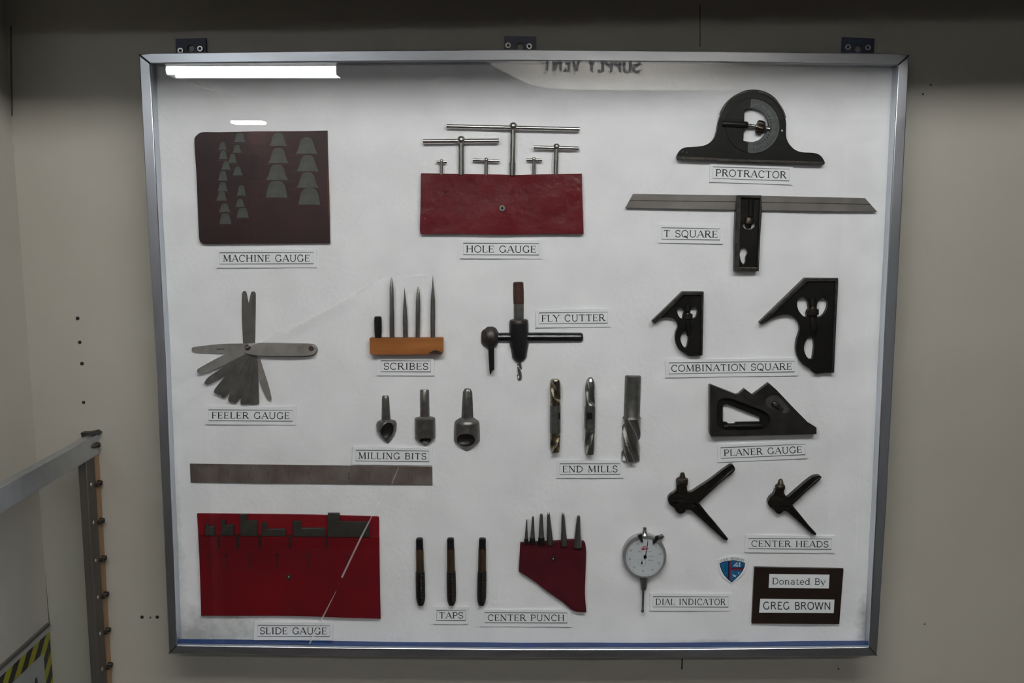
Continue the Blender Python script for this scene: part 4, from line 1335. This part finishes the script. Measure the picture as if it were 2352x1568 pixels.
# ================================================================== taps
Z14 = (920, 1160, 5.227)
for lab, xt, xb in (('leftmost of the three black and bronze taps', 228, 243), ('middle one of the three black and bronze taps', 600, 613), ('rightmost of the three black and bronze taps', 984, 972)):
    X = lambda y: xt + (xb - xt) * (y - 392) / 800
    c = cv(*Z14, [(X(790), 790)])[0]
    t = Thing('tap', lab, 'tap', bd(c[0], c[1], 0), 'black and bronze taps')
    h = rx(52 / 5.227) * .8
    bm = bmesh.new()
    lathe(bm, cv(*Z14, [(X(392), 392, 34), (X(402), 402, 52), (X(525), 525, 54)]), h, 4 * 5, rad=lambda a, u: 1 / (max(abs(math.cos(a)), abs(math.sin(a))) * 1.32) if max(abs(math.cos(a)), abs(math.sin(a))) > .76 else 1)
    t.part('square_end', bm, M_oxide_shading)
    bm = bmesh.new()
    lathe(bm, cv(*Z14, [(X(518), 518, 44), (X(526), 526, 46), (X(800), 800, 49)]), h, 22)
    t.part('shank', bm, M_bronze)
    bm = bmesh.new()
    lathe(bm, cv(*Z14, [(X(760), 760, 40), (X(800), 800, 54), (X(900), 900, 56), (X(1100), 1100, 55), (X(1150), 1150, 50), (X(1195), 1195, 34)]), h, 40, rings=120,
          rad=lambda a, u: (1 + .035 * math.sin(u * 170)) * (1 - .30 * max(0, math.cos(4 * a + .6)) ** 3))
    t.part('thread', bm, mat('tap_thread_black', (0.020, 0.016, 0.012), 0.42, 0.5))

# ================================================================== center punches
t = Thing('punch_pouch', 'small dark red slant-bottomed leather pouch holding six punches', 'pouch', bd(1270, 1320, 0))
bm = bmesh.new()
slab(bm, smooth(cv(*Z14, [(1437, 456), (1560, 448), (1760, 440), (1900, 432), (2060, 419), (2180, 432), (2218, 462), (2228, 560), (2222, 800), (2214, 1050), (2231, 1286), (2080, 1268), (1950, 1165), (1750, 1025), (1600, 910), (1420, 792), (1430, 600)]), 3), 0, .0060)
t.part('pouch_body', bm, M_dred, bevel=.0009)
for x, y, r, m in ((1833, 645, 26, M_knob), (2128, 752, 8, M_zinc)):
    p = cv(*Z14, [(x, y, r)])[0]
    bm = bmesh.new()
    slab(bm, circle(p[0], p[1], p[2], n=18), .0058, .0072)
    sn = t.part('snap_button' if r > 10 else 'rivet', bm, m, bevel=.0004)
    if r > 10:
        bm = bmesh.new()
        ball(bm, p[0], p[1], p[2] * .42, .0072, 10)
        t.part('snap_stud', bm, M_zinc, parent=sn)
bm = bmesh.new()
ribbon(bm, cv(*Z14, [(2180, 470), (2172, 800), (2165, 1050)]), 1.2, lambda a, b: bd(a, b, .0062))
t.part('stitching', bm, M_slit, flat=True)
for i, (x0_, y0_, r0, x1_, y1_, r1, lab) in enumerate((
        (1515, 170, 6, 1507, 462, 24, 'thinnest and shortest steel punch at the left end of the slanted pouch'),
        (1590, 133, 12, 1583, 462, 32, 'thin steel punch second from the left in the slanted pouch'),
        (1690, 100, 17, 1690, 462, 38, 'tapered steel punch third from the left in the slanted pouch'),
        (1775, 86, 17, 1795, 466, 42, 'leaning tall steel punch fourth from the left in the slanted pouch'),
        (1950, 90, 18, 1962, 482, 43, 'thick steel punch standing alone second from the right in the slanted pouch'),
        (2137, 120, 20, 2125, 500, 54, 'thickest steel punch at the right end of the slanted pouch'))):
    q = cv(*Z14, [(x0_, y0_, r0 * .6), (x0_, y0_ + 8, r0), (x1_, y1_, r1)])
    g = Thing('center_punch', lab, 'punch', bd(q[2][0], q[2][1], 0), 'punches in the slanted red pouch')
    bm = bmesh.new()
    lathe(bm, q, .0060, 18, rings=14)
    g.part('taper', bm, M_steel if i > 2 else M_grey)
    if i < 3:
        u = .78
        bm = bmesh.new()
        pa = tuple(q[1][j] + (q[2][j] - q[1][j]) * u for j in range(3))
        lathe(bm, [(pa[0], pa[1], pa[2] + .5), (q[2][0], q[2][1], q[2][2] + .8)], .0060, 18)
        g.part('black_collar', bm, M_oxide_shading)

# ================================================================== dial indicator
Z15 = (1400, 1190, 6.817)
t = Thing('dial_indicator', 'round dial indicator with white face, black pointer and long thin spindle', 'dial indicator', bd(1480, 1278, 0))
bm = bmesh.new()
slab(bm, cv(*Z15, circle(550, 595, 342, 336, n=56)), 0, .0105, holes=[cv(*Z15, circle(555, 607, 302, 305, n=48))])
t.part('bezel', bm, mat('nickel', (0.50, 0.50, 0.50), 0.42, 0.7, nscale=120, c2=(0.42, 0.42, 0.42)), bevel=.0016, seg=3)
bm = bmesh.new()
slab(bm, cv(*Z15, circle(555, 607, 308, 311, n=48)), .0006, .0080)
fc = t.part('dial_face', bm, M_dial)
mpd = lambda x, y: bd(x, y, .0083)
bm = bmesh.new()
TILT = 8
for i in range(100):
    a = math.radians(-90 + TILT + 3.6 * i)
    r0 = 276 if i % 5 else 266
    ribbon(bm, cv(*Z15, [(555 + r0 * math.cos(a), 605 + r0 * math.sin(a)), (555 + 292 * math.cos(a), 605 + 292 * math.sin(a))]), .35 if i % 5 else .6, mpd)
for i in range(1, 10):
    a = math.radians(-90 + TILT + 36 * i)
    c = (555 + 242 * math.cos(a), 602 + 228 * math.sin(a))
    q = cv(*Z15, [c])[0]
    lettering(bm, '%d0' % i, (q[0] - 2.7, q[1] + 2), (q[0] + 2.7, q[1] + 2.0), 4.2, mpd, serif=False, wt=1.0)
for (xa, ya, xb, n) in ((450, 522, 505, 8), (540, 522, 665, 12), (615, 597, 705, 9), (605, 655, 688, 9)):
    for k in range(n):
        x = xa + (xb - xa) * k / n
        ribbon(bm, cv(*Z15, [(x, ya - 8), (x + 2, ya + 8)]), .5, mpd)
ribbon(bm, cv(*Z15, circle(508, 690, 62, n=24)), .35, mpd, close=True)
t.part('dial_markings', bm, M_line, parent=fc, flat=True)
bm = bmesh.new()
ribbon(bm, cv(*Z15, [(575, 446), (530, 448), (508, 466), (540, 470), (500, 488), (525, 494), (548, 484), (562, 468), (556, 488), (575, 478), (588, 466), (582, 488), (606, 470), (600, 486)]), [1.8, 2, 2, 1.8, 2, 2, 1.6, 1.6, 1.6, 1.5, 1.6, 1.5, 1.5, 1], mpd)
t.part('red_script_mark', bm, M_sred, parent=fc, flat=True)
bm = bmesh.new()
slab(bm, cv(*Z15, [(598, 335), (604, 400), (582, 500), (572, 602), (556, 602), (574, 500), (590, 398)]), .0088, .0092)
t.part('pointer', bm, M_ink)
bm = bmesh.new()
slab(bm, cv(*Z15, circle(558, 605, 26, n=18)), .008, .0096)
t.part('pointer_hub', bm, M_oxide_shading, bevel=.0004)
bm = bmesh.new()
slab(bm, cv(*Z15, [(508, 640), (512, 680), (522, 705), (506, 722), (490, 705), (502, 680)]), .0082, .0088)
t.part('small_pointer', bm, M_ink)
for pts in ([(438, 272), (508, 248), (512, 292), (526, 382), (495, 374), (468, 318)], [(722, 286), (772, 274), (768, 335), (725, 380), (686, 405), (680, 385)]):
    bm = bmesh.new()
    slab(bm, cv(*Z15, pts), .008, .0118)
    t.part('limit_clip', bm, M_rubber, bevel=.0005)
bm = bmesh.new()
lathe(bm, cv(*Z15, [(552, 138, 16), (552, 148, 28), (551, 172, 28), (551, 180, 18), (550, 192, 32), (549, 225, 36), (547, 262, 70)]), .0062, 20)
t.part('stem_cap', bm, M_steel)
bm = bmesh.new()
lathe(bm, cv(*Z15, [(838, 262, 30), (822, 275, 40), (795, 300, 42), (775, 320, 30)]), .0062, 18, rad=lambda a, u: 1 + .05 * math.cos(12 * a))
t.part('bezel_lock', bm, M_steel)
bm = bmesh.new()
lathe(bm, cv(*Z15, [(536, 905, 62), (537, 960, 58), (535, 1080, 44), (534, 1112, 40)]), .0062, 20)
t.part('stem', bm, M_grey)
bm = bmesh.new()
lathe(bm, cv(*Z15, [(530, 1105, 26), (528, 1125, 24), (527, 1135, 17), (521, 1425, 16), (520, 1435, 22), (519, 1455, 24), (519, 1472, 14)]), .0062, 16)
t.part('spindle', bm, M_grey)

# ================================================================== ship's crest sticker
Z16 = (1640, 1270, 19.6)
t = Thing('crest_sticker', 'small blue shield crest cut-out with red cross bars and white border', 'sticker', bd(1682, 1310, 0))
bm = bmesh.new()
slab(bm, cv(*Z16, [(165, 320), (300, 262), (500, 200), (700, 160), (900, 145), (1100, 165), (1250, 200), (1370, 240), (1490, 320), (1470, 460), (1430, 700), (1390, 810), (1200, 1065), (1000, 1230), (800, 1390), (600, 1255), (400, 1100), (230, 800), (180, 480)]), 0, .0014)
t.part('paper_backing', bm, M_paper2, flat=True)
sh = [(245, 455), (400, 392), (640, 340), (850, 318), (1050, 338), (1250, 385), (1402, 440), (1378, 600), (1302, 780), (1150, 990), (1000, 1135), (795, 1325), (620, 1175), (450, 985), (330, 765), (265, 560)]
bm = bmesh.new()
slab(bm, cv(*Z16, sh), .0013, .0016)
t.part('shield_outline', bm, M_navy, flat=True)
c0 = (820, 740)
bm = bmesh.new()
slab(bm, cv(*Z16, [(c0[0] + (x - c0[0]) * .925, c0[1] + (y - c0[1]) * .925) for x, y in sh]), .0015, .0018)
shd = t.part('shield', bm, M_shield, flat=True)
for nm, m, polys, hh in (('navy_bar', M_navy, [[(635, 352), (690, 342), (680, 1180), (622, 1130)], [(760, 650), (1325, 640), (1318, 690), (760, 690)]], .0020),
                         ('red_bar', M_crim, [[(688, 342), (765, 335), (745, 1225), (676, 1178)], [(755, 688), (1318, 682), (1296, 764), (752, 768)]], .0021)):
    bm = bmesh.new()
    for pl in polys:
        slab(bm, cv(*Z16, pl), .0017, hh)
    t.part(nm, bm, m, parent=shd, flat=True)
mpc = lambda x, y: bd(x, y, .0022)
bm = bmesh.new()
ribbon(bm, cv(*Z16, [(1035, 620), (1035, 420), (900, 570), (1080, 570)]), 2.6, mpc)
ribbon(bm, cv(*Z16, [(1150, 410), (1150, 620)]), 3.4, mpc)
t.part('numerals', bm, M_white, parent=shd, flat=True)
bm = bmesh.new()
ribbon(bm, cv(*Z16, [(840, 955), (890, 1010), (950, 1040), (1000, 1010)]), [1, 3, 4, 1], mpc)
ribbon(bm, cv(*Z16, [(1110, 850), (1120, 930)]), 2.5, mpc)
t.part('white_emblem', bm, M_white, parent=shd, flat=True)
bm = bmesh.new()
ribbon(bm, cv(*Z16, [(500, 500), (515, 700), (500, 850)]), [1, 3, 1], mpc)
ribbon(bm, cv(*Z16, [(900, 830), (1010, 835)]), 2.5, mpc)
t.part('faded_emblem', bm, mat('faded_teal', (0.01, 0.07, 0.14), 0.5), parent=shd, flat=True)
bm = bmesh.new()
word = 'U.S.S. MIDWAY'
tot = sum(GL[c][0] + .06 for c in word)
acc = 0
for c in word:
    wd = GL[c][0] + .06
    u = (acc + wd / 2) / tot
    acc += wd
    xx = 275 + 1100 * u
    yy = 318 + 92 * ((u - .52) / .5) ** 2 - 8
    sl = 92 * 2 * ((u - .52) / .5) / .5 / 1100
    hw = 1100 * wd / tot / 2 * .86
    q = cv(*Z16, [(xx - hw, yy - sl * hw - 12), (xx + hw, yy + sl * hw - 12)])
    if c != ' ':
        lettering(bm, c, q[0], q[1], 5.4, mpc, serif=True, wt=.9)
t.part('lettering', bm, M_ink, flat=True)

# ================================================================== donor plaque
Z17 = (1620, 1260, 6.918)
t = Thing('donor_plaque', 'dark brown plaque with two white name strips at the lower right', 'plaque', bd(1832, 1368, 0))
bm = bmesh.new()
slab(bm, cv(*Z17, [(782, 292), (2198, 318), (2130, 1198), (738, 1188)]), 0, .0040)
t.part('plate', bm, M_brown, bevel=.0004)
for cn, txt, p0, p1, cap, ser in (([(1018, 402), (1975, 412), (1962, 630), (1008, 620)], 'Donated By', (1062, 562), (1912, 574), 14.6, True),
                                  ([(875, 795), (2052, 810), (2040, 1020), (855, 1015)], 'GREG BROWN', (918, 960), (1996, 966), 17.0, False)):
    bm = bmesh.new()
    slab(bm, cv(*Z17, cn), .0039, .0046)
    st = t.part('name_strip', bm, M_paper2, flat=True)
    bm = bmesh.new()
    q = cv(*Z17, [p0, p1])
    lettering(bm, txt, q[0], q[1], cap, lambda x, y: bd(x, y, .0048), serif=ser, wt=1.0 if ser else .98)
    t.part('lettering', bm, M_ink, parent=st, flat=True)

# ================================================================== clear guard panel at the left
gx = at(238.5, 1192, 0).x
gz = at(224, 1001, -0.016).z
GP = Thing('guard_panel', 'clear panel in an aluminium channel frame standing out from the wall at lower left', 'guard panel', (gx, 0, gz - 0.9))
ZB_, YE = gz - 0.9, -0.62
bm = bmesh.new()
box(bm, gx - .012, gx, YE, -0.0005, gz - .028, gz)
GP.part('top_rail', bm, M_alu, bevel=.0008)
bm = bmesh.new()
box(bm, gx - .012, gx - .0006, -0.042, -0.0165, ZB_, gz - .028)
post = GP.part('post', bm, mat('dull_aluminium', (0.115, 0.105, 0.092), 0.5, 0.6, nscale=50, c2=(0.095, 0.087, 0.077), stretch=(1, 1, .1)), bevel=.0008)
bm = bmesh.new()
box(bm, gx - .012, gx, YE, YE + .026, ZB_, gz - .028)
GP.part('post', bm, M_aluv, bevel=.0008)
bm = bmesh.new()
box(bm, gx - .010, gx - .0012, -0.0165, -0.0002, ZB_, gz - .028)
GP.part('wood_strip', bm, M_strip, bevel=.0005)
bm = bmesh.new()
box(bm, gx - .0075, gx - .0035, YE + .02, -0.040, ZB_, gz - .024)
GP.part('clear_sheet', bm, M_acryl, flat=True)
for i, (px, py) in enumerate(((228, 1021), (232, 1108), (237, 1194), (243, 1280), (250, 1363), (257, 1445), (264, 1525))):
    z = at(px, py, -0.008).z
    y = -0.0095
    bm = bmesh.new()
    bmesh.ops.create_cone(bm, cap_ends=True, segments=18, radius1=.0040, radius2=.0034, depth=.0068, matrix=Matrix.Translation((gx + .0012, y, z)) @ Matrix.Rotation(math.pi / 2, 4, 'Y'))
    kb = GP.part('rubber_bumper', bm, M_rubber, bevel=.0008)
    bm = bmesh.new()
    bmesh.ops.create_cone(bm, cap_ends=True, segments=14, radius1=.0026, radius2=.0026, depth=.0060, matrix=Matrix.Translation((gx + .0005, y - .008, z)) @ Matrix.Rotation(math.pi / 2, 4, 'Y'))
    GP.part('bolt', bm, M_knob, parent=kb)
    if i:
        bm = bmesh.new()
        bmesh.ops.create_cone(bm, cap_ends=True, segments=16, radius1=.0032, radius2=.0026, depth=.0012, matrix=Matrix.Translation((gx - .0001, -.031, z + .004)) @ Matrix.Rotation(math.pi / 2, 4, 'Y'))
        GP.part('screw_head', bm, mat('dull_screw', (0.26, 0.25, 0.24), 0.45, 0.6), parent=post)
bm = bmesh.new()
slab(bm, [(184, 994), (205, 993), (219, 990), (228, 996), (206, 1001), (188, 1006)], 0.0, .012, ybase=0)
GP.part('corner_clip', bm, M_rubber, bevel=.0008)

# ================================================================== hazard sign on the left return
nL = Vector((1, 0, -kx)).normalized()
A = onL(113, 1436, .003)
B = onL(0, 1545, .003)
zt_ = A.z
sy0, sy1 = min(A.y, -0.002), -0.36 + .03
zbot = zt_ - 0.26
SG = Thing('hazard_sign', 'white warning sign with yellow and black striped border at the bottom left corner', 'sign', (corx(zt_) + .002, (sy0 + sy1) / 2, zbot))


def sgn(y, z, off):
    return Vector((corx(z), y, z)) + nL * off


bm = bmesh.new()
f4 = [sgn(sy0, zt_, .003), sgn(sy1, zt_, .003), sgn(sy1, zbot, .003), sgn(sy0, zbot, .003)]
prism(bm, f4, [p - nL * .0025 for p in f4])
SG.part('plate', bm, M_sign, bevel=.0003)
bm = bmesh.new()
f4 = [sgn(sy0, zt_ + .004, .0045), sgn(sy1, zt_ + .004, .0045), sgn(sy1, zt_, .0045), sgn(sy0, zt_, .0045)]
prism(bm, f4, [p - nL * .004 for p in f4])
SG.part('top_edge', bm, M_crack)
b0, b1 = .006, .030
ya, yb = sy0 - .0015, sy1 + .006
za, zb2 = zt_ - .0085, zbot + .006
bwy, bwz = .020, .021
bm = bmesh.new()
o4 = [sgn(ya, za, .0034), sgn(yb, za, .0034), sgn(yb, zb2, .0034), sgn(ya, zb2, .0034)]
i4 = [sgn(ya - bwy, za - bwz, .0034), sgn(yb + bwy, za - bwz, .0034), sgn(yb + bwy, zb2 + bwz, .0034), sgn(ya - bwy, zb2 + bwz, .0034)]
prism(bm, o4, [p - nL * .0004 for p in o4], [i4], [[p - nL * .0004 for p in i4]])
SG.part('striped_border', bm, M_haz, flat=True)
pc = onL(83, 1556, .0034)
bm = bmesh.new()
f3 = [sgn(pc.y + .002, pc.z, .0036), sgn(pc.y - .002, pc.z, .0036), sgn(pc.y - .05, pc.z - .10, .0036), sgn(pc.y + .012, pc.z - .10, .0036)]
prism(bm, f3, [p - nL * .0004 for p in f3])
SG.part('black_symbol', bm, M_ink, flat=True)

# ================================================================== the compartment behind the camera (seen in the glass)


def lamp(label, xa, xb, y, z, m, dy=.07, nt_=2, group='fluorescent lights on the ceiling'):
    L = Thing('fluorescent_light', label, 'light', ((xa + xb) / 2, y, z + .09), group)
    bm = bmesh.new()
    box(bm, xa - .03, xb + .03, y - dy - .05, y + dy + .05, z + .035, z + .09)
    L.part('housing', bm, M_housing, bevel=.004)
    for d in [-dy + 2 * dy * i / (nt_ - 1) for i in range(nt_)]:
        bm = bmesh.new()
        bmesh.ops.create_cone(bm, cap_ends=True, segments=14, radius1=.016, radius2=.016, depth=xb - xa, matrix=Matrix.Translation(((xa + xb) / 2, y + d, z)) @ Matrix.Rotation(math.pi / 2, 4, 'Y'))
        L.part('tube', bm, m)
    for x in (xa - .012, xb + .012):
        bm = bmesh.new()
        box(bm, x - .012, x + .012, y - dy - .02, y + dy + .02, z - .018, z + .04)
        L.part('end_socket', bm, M_housing)
    return L


def mirror_pt(px, py, d):
    p = at(px, py, YG + d)
    return Vector((p.x, YG - d, p.z))


lamp('fluorescent tube light over the front of the case', -0.60, 0.80, -1.00, 2.17, M_tubeA, .12, 4)
pa, pb = mirror_pt(395, 172, 2.6), mirror_pt(780, 172, 2.6)
lamp('fluorescent tube light far back at the left of the room', pa.x, pb.x, pa.y, pa.z + .01, M_tubeB, .05)

LC = lamp('unseen fluorescent tube light with added screen beside the supply duct', -0.02, 0.66, -2.08, 2.15, M_tubeC, .05)  # out of view, put in to light the duct for its bright reflection
bm = bmesh.new()
box(bm, -0.10, 0.74, -1.972, -1.966, 2.068, 2.25)
LC.part('light_screen', bm, M_ceil)  # board added to keep this lamp's light off the front wall

# overhead cable tray just above the case: shades the top of the wall
CT = Thing('cable_tray', 'dark overhead cable tray running along the wall above the case', 'cable tray', (0, -.23, 1.85))
bm = bmesh.new()
box(bm, -2.25, 2.25, -.296, -.166, 1.853, 1.863)
CT.part('tray_floor', bm, M_ceil)
for y0_ in (-.300, -.172):
    bm = bmesh.new()
    box(bm, -2.25, 2.25, y0_, y0_ + .006, 1.847, 1.946)
    CT.part('tray_side', bm, M_ceil)
for x in (-1.9, -.9, .9, 1.9):
    bm = bmesh.new()
    box(bm, x - .012, x + .012, -.245, -.22, 1.85, ZC)
    CT.part('hanger', bm, M_ceil)

CT.o.rotation_euler = (0, -0.013, 0)      # it hangs a little lower at the left
CT.o.location.z += .012

# supply duct with stencilled name, mirrored in the glass
dd = 2.2
outl = [(1095, 60), (1110, 138), (1145, 160), (1180, 178), (1215, 194), (1255, 204), (1330, 207), (1560, 208), (1950, 206), (1990, 200), (2000, 60)]
fr = [mirror_pt(x, y, dd) for x, y in outl]
DU = Thing('supply_duct', 'white ventilation duct lettered SUPPLY VENT under the ceiling', 'duct', (fr[5].x, fr[5].y, fr[6].z))
bm = bmesh.new()
prism(bm, fr, [p + Vector((0, -.35, 0)) for p in fr])
DU.part('duct_body', bm, M_duct, bevel=.006)
bm = bmesh.new()
lettering(bm, 'SUPPLY VENT', (1470, 166), (1246, 161), 32, lambda x, y: mirror_pt(x, y, dd - .002), serif=False, wt=1.5, mirror=-1)
DU.part('lettering', bm, mat('stencil_black', (0.004, 0.004, 0.004), 0.9, spec=0.05), flat=True)

# lagged steam pipe along the rear wall with its stencilled name and arrow
dr = (YG - YREAR)
dp = dr - .20
c0_, c1_ = mirror_pt(300, 246, dp), mirror_pt(1300, 246, dp)
SP = Thing('steam_pipe', 'lagged pipe lettered STEAM along the rear wall', 'pipe', (c0_.x, c0_.y, c0_.z))
bm = bmesh.new()
bmesh.ops.create_cone(bm, cap_ends=True, segments=32, radius1=.045, radius2=.045, depth=4.4, matrix=Matrix.Translation((0, c0_.y - .045, c0_.z)) @ Matrix.Rotation(math.pi / 2, 4, 'Y'))
SP.part('pipe_body', bm, M_pipe)
mps = lambda x, y: mirror_pt(x, y, dp - .003)
bm = bmesh.new()
lettering(bm, 'STEAM', (738, 256), (660, 256), 20, mps, serif=False, mirror=-1)
SP.part('lettering', bm, M_line, flat=True)
bm = bmesh.new()
ribbon(bm, [(850, 246), (815, 246)], 6, mps)
ribbon(bm, [(818, 246), (795, 246)], [18, 1], mps)
SP.part('arrow', bm, M_line, flat=True)
# stencil on the rear wall, small bulkhead lamp, electrical box
bm = bmesh.new()
mpw = lambda x, y: mirror_pt(x, y, dr - .003)
lettering(bm, 'FAN', (630, 458), (594, 458), 16, mpw, serif=False, mirror=-1)
lettering(bm, 'ROOM', (633, 485), (582, 485), 16, mpw, serif=False, mirror=-1)
pd = [mirror_pt(x, y, dr) for x, y in ((572, 300), (1120, 640))]
bm2 = bmesh.new()
box(bm2, pd[0].x, pd[1].x, YREAR - .02, YREAR + .002, 0.05, pd[0].z)
struct('reflection_panel', bm2, M_panel, flat=True)  # panel added so the pouches mirror a paler patch of rear wall
single('wall_stencil', bm, M_ink, mirror_pt(610, 466, dr - .003), 'black stencil FAN ROOM on the rear wall', 'stencil', flat=True)
p = mirror_pt(570, 281, dr - .05)
bm = bmesh.new()
box(bm, p.x - .07, p.x + .07, p.y - .045, p.y + .03, p.z - .007, p.z + .006)
single('bulkhead_lamp', bm, emit('bulkhead_lamp_light', (1, .98, .95), 22.0), p, 'small lit bulkhead lamp on the rear wall', 'lamp', bevel=.004)
p, p2 = mirror_pt(520, 352, dr - .1), mirror_pt(582, 412, dr - .1)
bm = bmesh.new()
box(bm, min(p.x, p2.x), max(p.x, p2.x), YREAR + .001, YREAR + .10, p2.z, p.z)
single('junction_box', bm, M_oxide_shading, (p.x, YREAR, p.z), 'black junction box on the rear wall', 'junction box', bevel=.004)

# pale locker added at the rear to brighten the right frame rail
LK = Thing('reflector_locker', 'tall pale locker added at the rear to brighten the right frame rail', 'locker', (1.85, YREAR + .2, 0))
M_lock = mat('reflector_paint', (0.62, 0.66, 0.70), 0.5, nscale=6)
bm = bmesh.new()
box(bm, 1.45, 2.25, YREAR + .005, YREAR + .38, 0.0, 1.86)
LK.part('cabinet', bm, M_lock, bevel=.004)
for xa_, xb_ in ((1.46, 1.845), (1.855, 2.24)):
    bm = bmesh.new()
    box(bm, xa_, xb_, YREAR + .38, YREAR + .40, 0.06, 1.84)
    dr_ = LK.part('door', bm, M_lock, bevel=.003)
    bm = bmesh.new()
    hx = xb_ - .05 if xa_ < 1.8 else xa_ + .05
    box(bm, hx - .01, hx + .01, YREAR + .40, YREAR + .43, .95, 1.08)
    LK.part('handle', bm, M_zinc, parent=dr_, bevel=.003)
